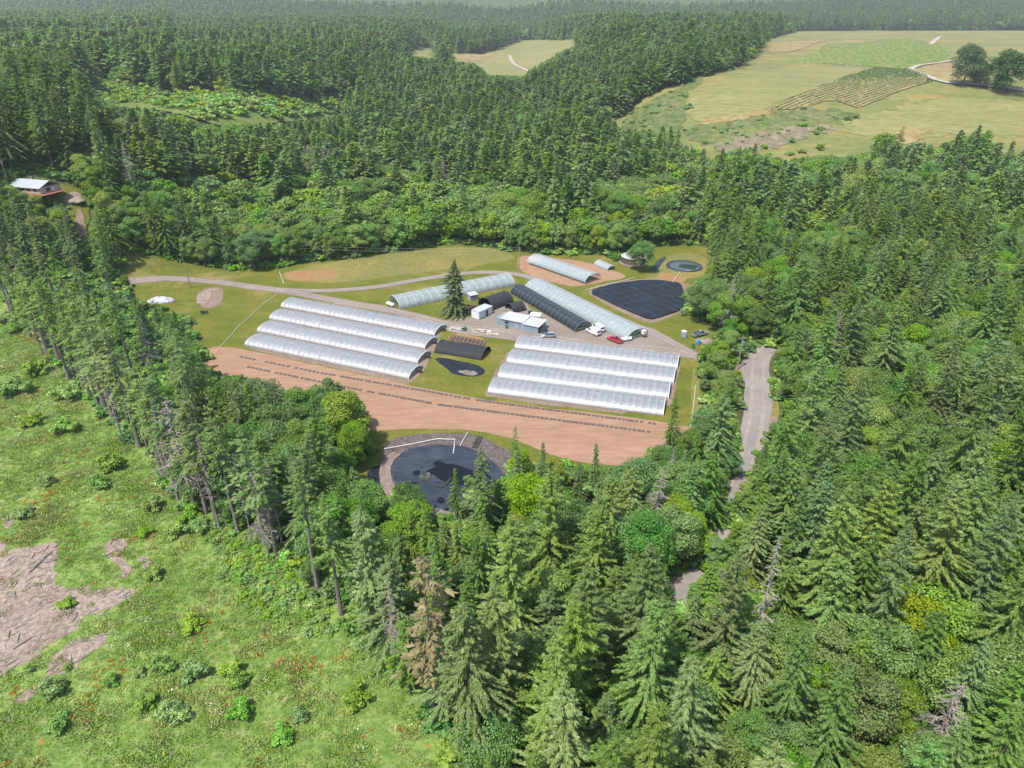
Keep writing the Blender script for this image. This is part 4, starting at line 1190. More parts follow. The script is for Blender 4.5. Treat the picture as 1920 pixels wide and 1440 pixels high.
def wire(a, ha, b, hb, label, sag=1.2, r=.022):
    pts = [Vector((a.x+(b.x-a.x)*t, a.y+(b.y-a.y)*t, (a.z+ha)*(1-t)+(b.z+hb)*t - sag*4*t*(1-t))) for t in np.linspace(0, 1, 24)]
    tag(MB().tube(pts, r, 3).build('power_line', M_wire), label, 'wire')
P5 = gnd(200, 470)
wire(P4, 8.6, P2, 9.8, 'upper power line in front of the trees behind the hay strip', 1.5)
wire(P4, 7.4, P2, 8.8, 'lower power line in front of the trees behind the hay strip', 1.6)
wire(P4, 8.6, P5, 9.0, 'power line running left from the pole in the bushes', 1.2)
P6 = gnd(1500, 640)
wire(P1, 9.9, P6, 6, 'upper wire from the roadside pole into the right trees', .6)
wire(P1, 8.4, P6, 4.6, 'lower wire from the roadside pole into the right trees', .6)
wire(P1, 9.9, gnd(1180, 560), 5, 'wire from the roadside pole over the grass to the square pond', 1.0)

# ---- white tarp heap and brush piles
def heap(name, px, rx, ry, h, m, label, cat, seed, an=0.0, sticks=0):
    root = empty(name, gnd(*px), an, label, cat)
    nr, na = 7, 22; rg = []
    for i in range(nr+1):
        f = i/nr; rr = math.cos(f*PI/2)
        rg.append([Vector((rx*rr*math.cos(2*PI*k/na)*(1+.25*mnoise.noise(Vector((k*.7, f*3, seed)))), ry*rr*math.sin(2*PI*k/na)*(1+.25*mnoise.noise(Vector((k*.7, f*3, seed+4)))),
                          h*math.sin(f*PI/2)*(1+.3*mnoise.noise(Vector((k*.9, f*2.2, seed+8)))))) for k in range(na)])
    MB().loft(rg, cap=True).build('mound', m, root)
    if sticks:
        q = MB(); rs = random.Random(seed)
        for _ in range(sticks):
            a = rs.uniform(0, 2*PI); l = rs.uniform(.6, 1.9); x, y = rx*rs.uniform(-.8, .8), ry*rs.uniform(-.8, .8)
            z = h*max(.1, 1-(x/rx)**2-(y/ry)**2)
            d = Vector((math.cos(a), math.sin(a), rs.uniform(-.3, .5)))*l*.5
            q.tube([Vector((x, y, z))-d, Vector((x, y, z))+d], .05, 4)
        q.build('sticks', M_wood, root)
heap('tarp_heap', (302, 566), 4.6, 2.0, 1.9, pmat('crumpled_tarp', (.42, .43, .45), .5, var=.5, scale=1.2, bump=.8), 'heap under a crumpled white tarp beside the left trees', 'tarp heap', 3, .15)
heap('brush_pile', (400, 545), 2.4, 1.4, .7, M_slash, 'low grey ash heap beside the driveway bend', 'brush pile', 5, 0, 16)
heap('brush_pile', (380, 566), 2.2, 1.8, .5, M_wood, 'dark burnt brush pile on the bare patch', 'brush pile', 9, 0, 24)
heap('brush_pile', (1321, 641), 3.0, 1.8, 1.1, M_wood, 'brown brush pile below the silver pickup', 'brush pile', 6, 0, 40)
heap('brush_pile', (136, 378), 5.0, 3.0, 1.6, M_wood, 'brown brush pile at the right of the red deck', 'brush pile', 7, 0, 60)

# ================================================================== TREES
M_bark = pmat('bark', (.095, .075, .06), .9, stretch=(3, 3, .4), var=.3)
M_barkg = pmat('grey_bark', (.17, .145, .125), .9, stretch=(3, 3, .4), var=.3)
M_dead = pmat('dead_wood', (.25, .215, .19), .85, var=.25)
M_fir = leaf_mat('fir_needles', (.055, .090, .026), (.090, .132, .038), (.150, .190, .075), objvar=.34, transl=.46)
M_firblue = leaf_mat('bluish_fir_needles', (.052, .086, .034), (.086, .126, .050), (.150, .186, .088), objvar=.35, transl=.38)
M_firolive = leaf_mat('olive_fir_needles', (.062, .097, .028), (.100, .142, .046), (.162, .200, .086), objvar=.3, transl=.46)
M_brown = leaf_mat('dying_needles', (.075, .066, .038), (.105, .092, .055), (.15, .132, .088), objvar=.2)
M_broad = leaf_mat('broad_leaves', (.054, .095, .021), (.082, .132, .032), (.125, .180, .052), objvar=.36, transl=.4)
M_oak = leaf_mat('oak_leaves', (.035, .070, .019), (.058, .106, .029), (.105, .155, .055), objvar=.3, transl=.35)
M_lime = leaf_mat('lime_leaves', (.076, .112, .016), (.104, .146, .024), (.142, .182, .038), objvar=.3, transl=.35)
M_yellow = leaf_mat('yellowing_leaves', (.070, .092, .022), (.094, .116, .03), (.125, .14, .042), objvar=.2, transl=.3)
M_shrub = leaf_mat('shrub_leaves', (.062, .108, .022), (.095, .152, .034), (.145, .205, .06), objvar=.25, transl=.3)
M_bramble = leaf_mat('bramble_leaves', (.065, .115, .024), (.100, .165, .038), (.16, .22, .075), objvar=.45, transl=.3)

def quads_mesh(name, centers, dirs, sides, lens, wids, mat):
    """one leaf spray per row: a pointed four cornered blade"""
    c = np.asarray(centers); d = np.asarray(dirs); s = np.asarray(sides)
    d = d/np.linalg.norm(d, axis=1, keepdims=True)
    s = s - (s*d).sum(1, keepdims=True)*d
    s = s/np.maximum(np.linalg.norm(s, axis=1, keepdims=True), 1e-6)
    l = np.asarray(lens)[:, None]; w = np.asarray(wids)[:, None]
    v = np.stack([c-d*l*.5, c-d*l*.02+s*w*.5, c+d*l*.5, c-d*l*.02-s*w*.5], 1).reshape(-1, 3)
    n = len(c)
    me = bpy.data.meshes.new(name)
    me.vertices.add(4*n); me.vertices.foreach_set('co', v.ravel())
    me.loops.add(4*n); me.loops.foreach_set('vertex_index', np.arange(4*n, dtype=np.int32))
    me.polygons.add(n)
    me.polygons.foreach_set('loop_start', np.arange(0, 4*n, 4, dtype=np.int32))
    me.polygons.foreach_set('loop_total', np.full(n, 4, np.int32))
    me.update(calc_edges=True); me.validate()
    me.materials.append(mat)
    return me

def fir_mesh(seed, Ht, Rad, base, mat, step=.5, leafl=.95, leafw=.36, per=1.0, ragged=.25, gap=0.0, top_only=1.0):
    g = np.random.default_rng(seed)
    Cn, D, Sd, Ln, Wd = [], [], [], [], []
    z = base*Ht; ph = g.uniform(0, 6.28); pw = g.uniform(.62, .95)
    while z < Ht*.985:
        t = (z/Ht-base)/(1-base)                       # 0 bottom of crown .. 1 tip
        prof = min(1.0, (1-t)**pw*1.08+.015)*(.86+.22*math.sin(z*.55+ph*3)) * min(1.0, .62+t*3.0)
        nb = int(g.integers(4, 7))
        a0 = g.uniform(0, 2*PI)
        lobe = .85+.3*np.sin(seed+z*.9)
        for k in range(nb):
            if g.random() < gap: continue
            a = a0+2*PI*k/nb+g.uniform(-.35, .35)
            L = Rad*prof*g.uniform(1-ragged*1.6, 1+ragged)*(.85+.15*lobe)*(1+.28*math.sin(a*1.0+ph+z*.13)+.14*math.sin(2*a+ph*2-z*.31))
            if L < .15: L = .15
            rise = .38*t-.10 + g.uniform(-.08, .08)     # upper branches lift, lower ones hang
            ns = max(2, int(L/step*per)+1)
            zz = z+g.uniform(-.25, .25)
            for q in range(ns):
                f = .18+.82*(q+g.uniform(.1, .9))/ns
                r = L*f
                drop = rise*r-.055*r*r*(1-t*.5)
                px, py, pz = r*math.cos(a), r*math.sin(a), zz+drop
                for sgn in (-1, 1):
                    sp = a+sgn*g.uniform(.35, 1.1)*(1-.35*f)
                    hang = g.uniform(-.55, .05)
                    d = (math.cos(sp), math.sin(sp), hang)
                    l = leafl*g.uniform(.7, 1.3)*(1.1-.35*f)*min(1.0, .5+L/3)
                    Cn.append((px+d[0]*l*.35, py+d[1]*l*.35, pz+d[2]*l*.35+g.uniform(-.12, .12)))
                    D.append(d); Sd.append((-math.sin(sp)+g.uniform(-.4, .4), math.cos(sp)+g.uniform(-.4, .4), g.uniform(-.75, .75)))
                    Ln.append(l); Wd.append(leafw*g.uniform(.7, 1.3)*min(1.0, .6+L/4))
            d = (math.cos(a), math.sin(a), rise-.1*L*.5)
            Cn.append((L*math.cos(a), L*math.sin(a), zz+rise*L-.055*L*L*(1-t*.5))); D.append(d); Sd.append((-math.sin(a), math.cos(a), g.uniform(-.4, .4)))
            Ln.append(leafl*1.0*min(1.0, .5+L/3)); Wd.append(leafw)
        z += step*g.uniform(.75, 1.2)*(1.0 if t < .75 else .7)
    for k in range(6):
        Cn.append((g.uniform(-.08, .08), g.uniform(-.08, .08), Ht*(.985+.012*k/6))); D.append((g.uniform(-.3, .3), g.uniform(-.3, .3), 1)); Sd.append((1, g.uniform(-1, 1), 0)); Ln.append(.7); Wd.append(.2)
    return quads_mesh('crown', Cn, D, Sd, Ln, Wd, mat)

def trunk_mesh(seed, Ht, r0, mat, lean=.3, limbs=0, limb_r=3.0, limb_z=(.3, .8)):
    g = random.Random(seed)
    mb = MB()
    pts = [Vector((lean*g.uniform(-1, 1)*k/6*(k > 0), lean*g.uniform(-1, 1)*k/6*(k > 0), Ht*k/6-.4*(k == 0))) for k in range(7)]
    mb.tube(pts, [r0*(1.25 if k == 0 else 1-.94*k/6) for k in range(7)], 7)
    for i in range(limbs):
        f = g.uniform(*limb_z); z = Ht*f; a = g.uniform(0, 2*PI); L = limb_r*g.uniform(.6, 1)
        b = Vector((0, 0, z)); m_ = Vector((math.cos(a)*L*.5, math.sin(a)*L*.5, z+L*.35)); e = Vector((math.cos(a)*L, math.sin(a)*L, z+L*.6))
        rr = r0*(1-.9*f)*.7
        mb.tube([b, m_, e], [rr, rr*.6, rr*.2], 5)
    return mb.mesh('trunk', mat)

def broad_mesh(seed, Ht, Rad, base, mat, n=4200, leaf=.62, lobes=26, flat=1.0, lr=(.19, .36)):
    g = np.random.default_rng(seed)
    zc = Ht*(base+1)/2; hz = Ht*(1-base)/2
    cs = []
    for i in range(lobes):
        u = g.uniform(-.75, 1); a = i*2.39996+g.uniform(-.5, .5)
        rr = math.sqrt(max(0, 1-u*u))*g.uniform(.55, 1.05)
        cs.append((Rad*.8*rr*math.cos(a), Rad*.8*rr*math.sin(a), zc+hz*.8*u*flat, Rad*g.uniform(*lr)))
    cs.append((0, 0, zc, Rad*.5))
    cs = np.array(cs)
    wts = cs[:, 3]**2; wts /= wts.sum()
    idx = g.choice(len(cs), n, p=wts)
    v = g.normal(size=(n, 3)); v /= np.linalg.norm(v, axis=1, keepdims=True)
    v[:, 2] = np.abs(v[:, 2])*np.where(g.random(n) < .78, 1, -1)
    sh = cs[idx, 3:4]*np.where(g.random((n, 1)) < .75, g.uniform(.82, 1.12, (n, 1)), g.uniform(.3, .85, (n, 1)))
    sq = np.array([1, 1, .8])
    P = cs[idx, :3]+v*sh*sq
    nrm = v*.9+g.normal(size=(n, 3))*.55+np.array([0, 0, .45])
    nrm /= np.linalg.norm(nrm, axis=1, keepdims=True)
    t = np.cross(nrm, g.normal(size=(n, 3)))
    s = np.cross(nrm, t)
    return quads_mesh('crown', P, t, s, leaf*g.uniform(.6, 1.35, n), leaf*g.uniform(.5, 1.0, n), mat)

def snag_meshes(seed, Ht, r0, bl, mat, base=.3, dens=1.0):
    g = random.Random(seed)
    tr = trunk_mesh(seed, Ht, r0, mat, .25)
    mb = MB(); z = base*Ht
    while z < Ht*.98:
        t = (z/Ht-base)/(1-base)
        L = bl*(1-t*.85)*g.uniform(.45, 1.1)*min(1, .6+2*t); a = g.uniform(0, 2*PI)
        dr = g.uniform(-.35, .15)
        p0 = Vector((0, 0, z)); p1 = Vector((math.cos(a)*L*.5, math.sin(a)*L*.5, z+dr*L*.35)); p2 = Vector((math.cos(a+.12)*L, math.sin(a+.12)*L, z+dr*L*.9-.05*L*L*.3))
        mb.tube([p0, p1, p2], [.09, .065, .03], 4, cap=False)
        for q in range(int(4+L*2.4)):
            f = g.uniform(.3, 1); b = p1.lerp(p2, (f-.5)*2) if f > .5 else p0.lerp(p1, f*2)
            sa = a+g.choice((-1, 1))*g.uniform(.4, 1.1); l = L*g.uniform(.15, .4)
            mb.tube([b, b+Vector((math.cos(sa)*l, math.sin(sa)*l, g.uniform(-.45, .15)*l))], [.04, .02], 3, cap=False)
        z += g.uniform(.16, .42)/dens
    return tr, mb.mesh('branches', mat)

class Proto:
    """a tree kind: meshes for trunk and crown, built once"""
    def __init__(s, kind, ht, trunk, crown, crown_name='crown', lo=None):
        s.kind, s.ht, s.trunk, s.crown, s.crown_name, s.lo = kind, ht, trunk, crown, crown_name, lo
        s.root = None
    def place(s, loc, rz, h, wide, name, label, cat, group):
        k = h/s.ht
        if s.root is None:
            s.root = empty(name, loc, rz, label, cat, group)
            for nm, me in (('trunk', s.trunk), (s.crown_name, s.crown)):
                o = bpy.data.objects.new(nm, me); C.objects.link(o); o.parent = s.root
            s.root.scale = (k*wide, k*wide, k)
            return s.root
        r = copy_thing(s.root, loc, rz, (k*wide, k*wide, k), label, group)
        r.name = name; r['category'] = cat
        if not group and 'group' in r: del r['group']
        return r

def joined(name, *ms):
    bm = bmesh.new()
    mats = []
    me = bpy.data.meshes.new(name)
    for m in ms:
        n0 = len(bm.faces); bm.from_mesh(m); bm.faces.ensure_lookup_table()
        for f in bm.faces[n0:]: f.material_index = len(mats)
        mats.append(m.materials[0])
    bm.to_mesh(me); bm.free()
    for m in mats: me.materials.append(m)
    return me

# ---- prototypes
WID = 1.10
FIRS = []
for sd, ht, rad, base, mt in ((1, 26, 4.4, .14, M_fir), (2, 28, 4.9, .18, M_firolive), (3, 24, 4.6, .10, M_firblue), (4, 30, 4.6, .24, M_fir), (5, 27, 5.2, .16, M_firolive), (6, 22, 4.2, .08, M_fir)):
    FIRS.append(Proto('fir', ht, trunk_mesh(sd, ht*.97, ht*.0125, M_bark), fir_mesh(sd, ht, rad*WID, base, mt, step=.42, leafl=.74, leafw=.19, per=3.3, ragged=.36, gap=.10)))
SLIM = []
for sd, ht, rad, base, mt in ((11, 32, 4.0, .50, M_firolive), (12, 30, 3.6, .56, M_fir), (13, 34, 4.2, .46, M_firolive)):
    SLIM.append(Proto('slim', ht, trunk_mesh(sd, ht*.97, ht*.0135, M_barkg, .5), fir_mesh(sd, ht, rad, base, mt, step=.62, leafl=1.0, leafw=.28, per=1.9, ragged=.5, gap=.30)))
BROADS = {}
BROADS['oak'] = [Proto('oak', 14, trunk_mesh(21+k, 9.5, .38, M_bark, .5, 7, 4), broad_mesh(21+k, 14, 5.6+.4*k, .22, M_oak, 13000, .36, 34+4*k)) for k in range(3)]
M_oakdark = leaf_mat('dark_oak_leaves', (.018, .034, .010), (.030, .052, .015), (.055, .078, .028), objvar=.1, transl=.2)
BROADS['bigoak'] = [Proto('bigoak', 14, trunk_mesh(27+k, 9.5, .42, M_bark, .5, 7, 4), broad_mesh(27+k, 14, 6.4, .06, M_oakdark, 12000, .42, 34, 1.0, (.22, .4))) for k in range(2)]
BROADS['broad'] = [Proto('broad', 15, trunk_mesh(31+k, 10, .32, M_bark, .5, 6, 3.5), broad_mesh(31+k, 15, 5.2+.4*k, .16, M_broad, 13000, .37, 32+5*k)) for k in range(4)]
BROADS['lime'] = [Proto('lime', 13, trunk_mesh(41+k, 8.5, .3, M_bark, .5, 6, 3.5), broad_mesh(41+k, 13, 4.8+.4*k, .14, M_lime, 12000, .36, 32)) for k in range(2)]
BROADS['yellow'] = [Proto('yellow', 12, trunk_mesh(51, 8, .28, M_bark, .5, 6, 3.5), broad_mesh(51, 12, 4.6, .16, M_yellow, 11000, .35, 30))]
SHRUBS = [Proto('shrub', 2.0, trunk_mesh(61+k, 1.2, .08, M_bark, .1, 4, .9), broad_mesh(61+k, 2.0, 1.6, -.15, M_shrub, 1100, .32, 9)) for k in range(3)]
SNAGS = [Proto('snag', ht, *snag_meshes(71+k, ht, r0, bl, M_dead, b, dn), crown_name='branches') for k, (ht, r0, bl, b, dn) in enumerate(((24, .26, 3.4, .32, 1.5), (20, .24, 4.4, .2, 1.9), (26, .24, 2.4, .28, 1.2)))]
DYING = Proto('dying', 27, trunk_mesh(81, 26.5, .3, M_barkg, .4), fir_mesh(81, 27, 3.2, .3, M_brown, step=.75, leafl=1.0, leafw=.3, ragged=.45, gap=.25))

M_firdark = leaf_mat('dark_fir_needles', (.036, .060, .022), (.056, .086, .032), (.095, .125, .05), objvar=.1, transl=.3)
LONE = Proto('lone', 20, trunk_mesh(84, 19.5, .3, M_bark), fir_mesh(84, 20, 6.6, .05, M_firdark, step=.36, leafl=.9, leafw=.26, per=3.0, ragged=.25))

# far versions for the distant woods
LO_FIR = [joined('far_fir', trunk_mesh(90+k, 26, .35, M_bark), fir_mesh(90+k, 27, 5.2+.45*(k*5 % 6), .10+.05*(k*3 % 5), m_, step=.95, leafl=2.0, leafw=.95, per=.95)) for k, m_ in enumerate((M_fir, M_firblue, M_fir, M_firolive, M_fir, M_firolive))]
LO_BROAD = [joined('far_broadleaf', trunk_mesh(95+k, 9, .35, M_bark), broad_mesh(95+k, 14, 5.8, .1, m_, 2200, .9, 26)) for k, m_ in enumerate((M_broad, M_broad, M_lime, M_oak))]

# ---- scatter as ONE countless mass (geometry nodes instances)
def scatter(name, P, rot, sca, idx, meshes, label, cat, kind='stuff'):
    col = bpy.data.collections.new(name+'_kinds')
    for k, me in enumerate(meshes):
        col.objects.link(bpy.data.objects.new('%s_kind_%s' % (name, 'abcdefghijklmnop'[k]), me))
    me = bpy.data.meshes.new(name)
    n = len(P)
    me.vertices.add(n); me.vertices.foreach_set('co', np.asarray(P, np.float32).ravel())
    for nm, tp, arr in (('rot', 'FLOAT_VECTOR', np.stack([np.zeros(n), np.zeros(n), rot], 1)), ('sca', 'FLOAT_VECTOR', np.asarray(sca)), ('idx', 'INT', np.asarray(idx, np.int32))):
        a = me.attributes.new(nm, tp, 'POINT')
        a.data.foreach_set('vector' if tp == 'FLOAT_VECTOR' else 'value', np.asarray(arr, np.float32 if tp != 'INT' else np.int32).ravel())
    me.update()
    o = bpy.data.objects.new(name, me); C.objects.link(o)
    ng = bpy.data.node_groups.new(name, 'GeometryNodeTree')
    ng.interface.new_socket('Geometry', in_out='INPUT', socket_type='NodeSocketGeometry')
    ng.interface.new_socket('Geometry', in_out='OUTPUT', socket_type='NodeSocketGeometry')
    N, L = ng.nodes, ng.links
    gi, gout = N.new('NodeGroupInput'), N.new('NodeGroupOutput')
    ip = N.new('GeometryNodeInstanceOnPoints'); ci = N.new('GeometryNodeCollectionInfo')
    ci.inputs['Collection'].default_value = col
    ci.inputs['Separate Children'].default_value = True; ci.inputs['Reset Children'].default_value = True
    ip.inputs['Pick Instance'].default_value = True
    def attr(nm, tp):
        a = N.new('GeometryNodeInputNamedAttribute'); a.data_type = tp; a.inputs['Name'].default_value = nm
        return a.outputs['Attribute']
    e2r = N.new('FunctionNodeEulerToRotation')
    L.new(attr('rot', 'FLOAT_VECTOR'), e2r.inputs[0])
    L.new(gi.outputs[0], ip.inputs['Points']); L.new(ci.outputs[0], ip.inputs['Instance'])
    L.new(attr('idx', 'INT'), ip.inputs['Instance Index']); L.new(e2r.outputs[0], ip.inputs['Rotation']); L.new(attr('sca', 'FLOAT_VECTOR'), ip.inputs['Scale'])
    L.new(ip.outputs[0], gout.inputs[0])
    md = o.modifiers.new('scatter', 'NODES'); md.node_group = ng
    return tag(o, label, cat, None, kind)

KEEP = [(x_, y_) for pl in (V_ROAD2, V_ROAD3, V_ROAD, V_HOUSE) for x_ in range(int(min(p[0] for p in pl)), int(max(p[0] for p in pl)), 9) for y_ in range(int(min(p[1] for p in pl)), int(max(p[1] for p in pl)), 9) if pip(pl, np.array([x_]), np.array([y_]))[0]]

# ---- does a tree of height h standing at x,y cover one of the openings?
def covers(x, y, h, r, tol=0):
    z0 = terrain(x, y)
    hit = np.zeros(len(x), int)
    for f, q in ((1.0, 0), (.88, .35), (.88, -.35), (.7, .6), (.7, -.6), (.5, .85), (.5, -.85), (.3, .9), (.3, -.9), (.12, 0), (.0, 0)):
        px, py, d = project(x+r*q, y, z0+h*f)
        m = np.zeros(len(x), bool)
        for pl in PROT: m |= pip(pl, px, py)
        hit += m * (3 if f == 0 else 1)
    if len(x):
        bx, by, bd = project(x, y, z0); tx, ty, td = project(x, y, z0+h); wpx = r*1.12*F/((bd+td)/2)
        for qx, qy in KEEP:
            f = (by-qy)/np.maximum(by-ty, 1)                       # height up the tree, along its leaning axis
            cxx = bx+(tx-bx)*f
            wide = np.where(r/h > .3, np.sqrt(np.clip(1-((f-.55)/.52)**2, 0, 1)), np.clip(1.06-f, 0, .9))*(f > .08)
            hit += 3*((f > 0) & (f < 1.05) & (np.abs(qx-cxx) < wide*wpx))
    return hit > tol

def in_any(polys, px, py):
    m = np.zeros(np.shape(px), bool)
    for pl in polys: m |= pip(pl, px, py)
    return m

TREES = []          # (x, y, h, wide, kind)
taken = []
def hand(px, h, kind, wide=1.0, label=None, cat=None, v=None, name=None):
    p = gnd(*px); TREES.append(dict(x=p.x, y=p.y, h=h, w=wide, kind=kind, label=label, cat=cat, v=v)); taken.append((p.x, p.y, 2.2 if kind not in ('snag',) else 1.2))

# the trees one can name
hand((856, 588), 19.5, 'lone', 1.0, 'lone dark fir on the lawn in front of the left clear greenhouse')
hand((1201, 510), 12.5, 'oak', 1.15, 'dark round tree in front of the brown yurt', v=0)
hand((1308, 604), 14, 'oak', .9, 'grey green oak at the right corner of the black netted pond', v=1)
hand((1256, 834), 13, 'fir', .9, 'small dark fir at the lower right corner of the silver tunnels', v=5)
hand((1359, 632), 19, 'snag', 1.0, 'bare grey dead tree behind the roadside pole', v=1)
hand((966, 925), 17, 'slim', .8, 'narrow dark fir standing at the right end of the drained pond', v=1)
hand((1112, 925), 13, 'fir', .8, 'thin topped fir standing out against the soil field', v=3)
hand((1015, 950), 16, 'fir', .7, 'pointed olive fir right of the drained pond', v=1)
hand((905, 1010), 22, 'fir', .85, 'tall olive fir crossing the right half of the drained pond', v=4)
hand((858, 985), 14, 'fir', .7, 'smaller pale fir overlapping the lower edge of the drained pond', v=1)
hand((768, 985), 10, 'oak', .8, 'dark oak reaching over the lower left rim of the drained pond', v=2)
hand((650, 850), 16, 'lime', 1.05, 'big bright lime green tree at the left edge of the soil field', v=0)
hand((668, 880), 12, 'lime', .8, 'smaller bright green tree right of the big lime green one', v=1)
hand((600, 800), 12, 'lime', .8, 'bright green tree behind the big lime green one', v=1)
hand((605, 985), 22, 'fir', .9, 'pointed fir left of the drained pond', v=2)
hand((1804, 162), 31, 'bigoak', .98, 'large dark tree on the hill, left of the farm track pair', v=0)
hand((1836, 165), 18, 'bigoak', .9, 'small tree between the two large ones on the hill', v=1)
hand((1878, 174), 31, 'bigoak', 1.25, 'widest round dark tree on the hill beside the pale track', v=2)
for px, py, h in ((58, 632, 25), (72, 642, 22), (115, 686, 34), (201, 777, 36), (185, 762, 24), (140, 705, 26), (95, 660, 28), (160, 735, 22), (283, 862, 22), (303, 886, 24), (330, 922, 27), (245, 800, 28), (425, 985, 22), (20, 585, 27), (215, 792, 29), (262, 838, 31), (318, 908, 30), (347, 934, 33), (388, 962, 28), (407, 978, 31), (447, 998, 27), (500, 1032, 28), (520, 1046, 24), (598, 1112, 29), (640, 1152, 26), (90, 664, 34), (130, 712, 30), (30, 600, 30), (228, 812, 33), (172, 752, 31)):
    hand((px, py), h, 'slim', 1.15)
for px, py, h, w, v in ((252, 807, 24, 1.1, 0), (291, 706, 18, 1.0, 1), (365, 950, 26, 1.25, 1), (531, 1026, 21, 1.0, 0), (472, 1010, 20, .8, 2), (566, 990, 19, .8, 2), (748, 1283, 22, .7, 0), (728, 1240, 15, .6, 2),
                     (1226, 1012, 17, 1.1, 1), (1738, 1430, 16, 1.2, 1), (20, 520, 20, 1.2, 0), (45, 545, 18, 1.0, 1), (1470, 1010, 16, .8, 1), (232, 830, 25, .9, 2), (335, 940, 25, 1.0, 0), (412, 992, 22, .8, 0), (505, 1045, 20, .9, 1), (80, 665, 22, .9, 2)):
    hand((px, py), h, 'snag', w, v=v)
def hand_top(px, py, top, kind, wide, label=None, v=None):
    """a tree whose base and tip were both read off the photograph"""
    p = gnd(px, py); lo, hi = 2.0, 60.0
    for _ in range(40):
        m = (lo+hi)/2
        if project(p.x, p.y, p.z+m)[1] > top: lo = m
        else: hi = m
    hand((px, py), lo, kind, wide, label, None, v)
for px, py, tp, w in ((1660, 375, 235, .95), (1720, 372, 272, 1.0), (1766, 372, 242, .9), (1800, 362, 233, .85), (1817, 366, 240, .85), (1872, 352, 262, .8), (1907, 360, 252, .9), (1553, 362, 291, 1.0), (1606, 372, 296, 1.1), (1686, 390, 272, .9),
                      (1236, 312, 232, .9), (1250, 318, 236, .85), (1264, 322, 241, .8), (1212, 312, 240, .9), (1186, 316, 247, .9), (1290, 345, 275, .9), (1312, 350, 276, .9), (1346, 352, 277, .9), (1492, 366, 292, 1.1), (1450, 365, 305, 1.1), (1404, 352, 268, 1.1), (1165, 320, 240, 1.0), (1840, 380, 265, .9)):
    hand_top(px, py, tp, 'fir', w)
hand((815, 1345), 31, 'dying', 1.3, 'brownish dying conifer with a bare rusty top at the meadow corner')
SHR = []
for px, py, h in ((12, 604, 2.2), (32, 622, 2.4), (68, 702, 2.6), (31, 737, 3.0), (128, 746, 2.8), (61, 795, 2.0), (124, 808, 2.3), (236, 812, 2.0), (225, 775, 1.8), (208, 878, 2.1), (90, 907, 1.6), (189, 911, 2.1), (45, 968, 1.7), (289, 953, 2.1),
                  (349, 952, 1.9), (360, 973, 2.2), (372, 995, 2.2), (332, 1002, 1.8), (272, 1003, 1.5), (291, 1082, 1.6), (126, 1136, 1.3), (362, 1176, 2.4), (304, 1252, 2.1), (371, 1266, 2.5), (437, 1263, 2.1), (446, 1281, 2.1),
                  (210, 1281, 1.6), (262, 1264, 1.2), (326, 1342, 2.5), (454, 1342, 2.3), (563, 1346, 1.6), (669, 1315, 2.7), (101, 1300, 2.4), (128, 1254, .9), (56, 1258, 1.0), (274, 1326, 1.8), (110, 1365, 2.0), (530, 1385, 2.0),
                  (1537, 282, 5), (1502, 288, 4), (1480, 292, 4), (1530, 252, 4), (1538, 245, 4), (1590, 225, 4), (1605, 222, 3.5), (1505, 238, 4), (1484, 268, 4), (1432, 280, 3.5), (1290, 205, 5), (1302, 245, 3.5)):
    p = gnd(px, py); SHR.append((p.x, p.y, h*(1.0 if py < 400 else (1.7 if py < 880 else (1.4 if py < 1150 else 1.1)))))

# ---- fill the woods
def jitter_grid(x0, x1, y0, y1, s):
    xs = np.arange(x0, x1, s); ys = np.arange(y0, y1, s*.9)
    X, Y = np.meshgrid(xs, ys); X = X + (np.arange(len(ys)) % 2)[:, None]*s*.5
    X = X + rng.uniform(-.38, .38, X.shape)*s; Y = Y + rng.uniform(-.38, .38, Y.shape)*s
    return X.ravel(), Y.ravel()

def vnoise(x, y, s, seed):
    return np.array([mnoise.noise(Vector((a/s, b/s, seed))) for a, b in zip(x, y)])

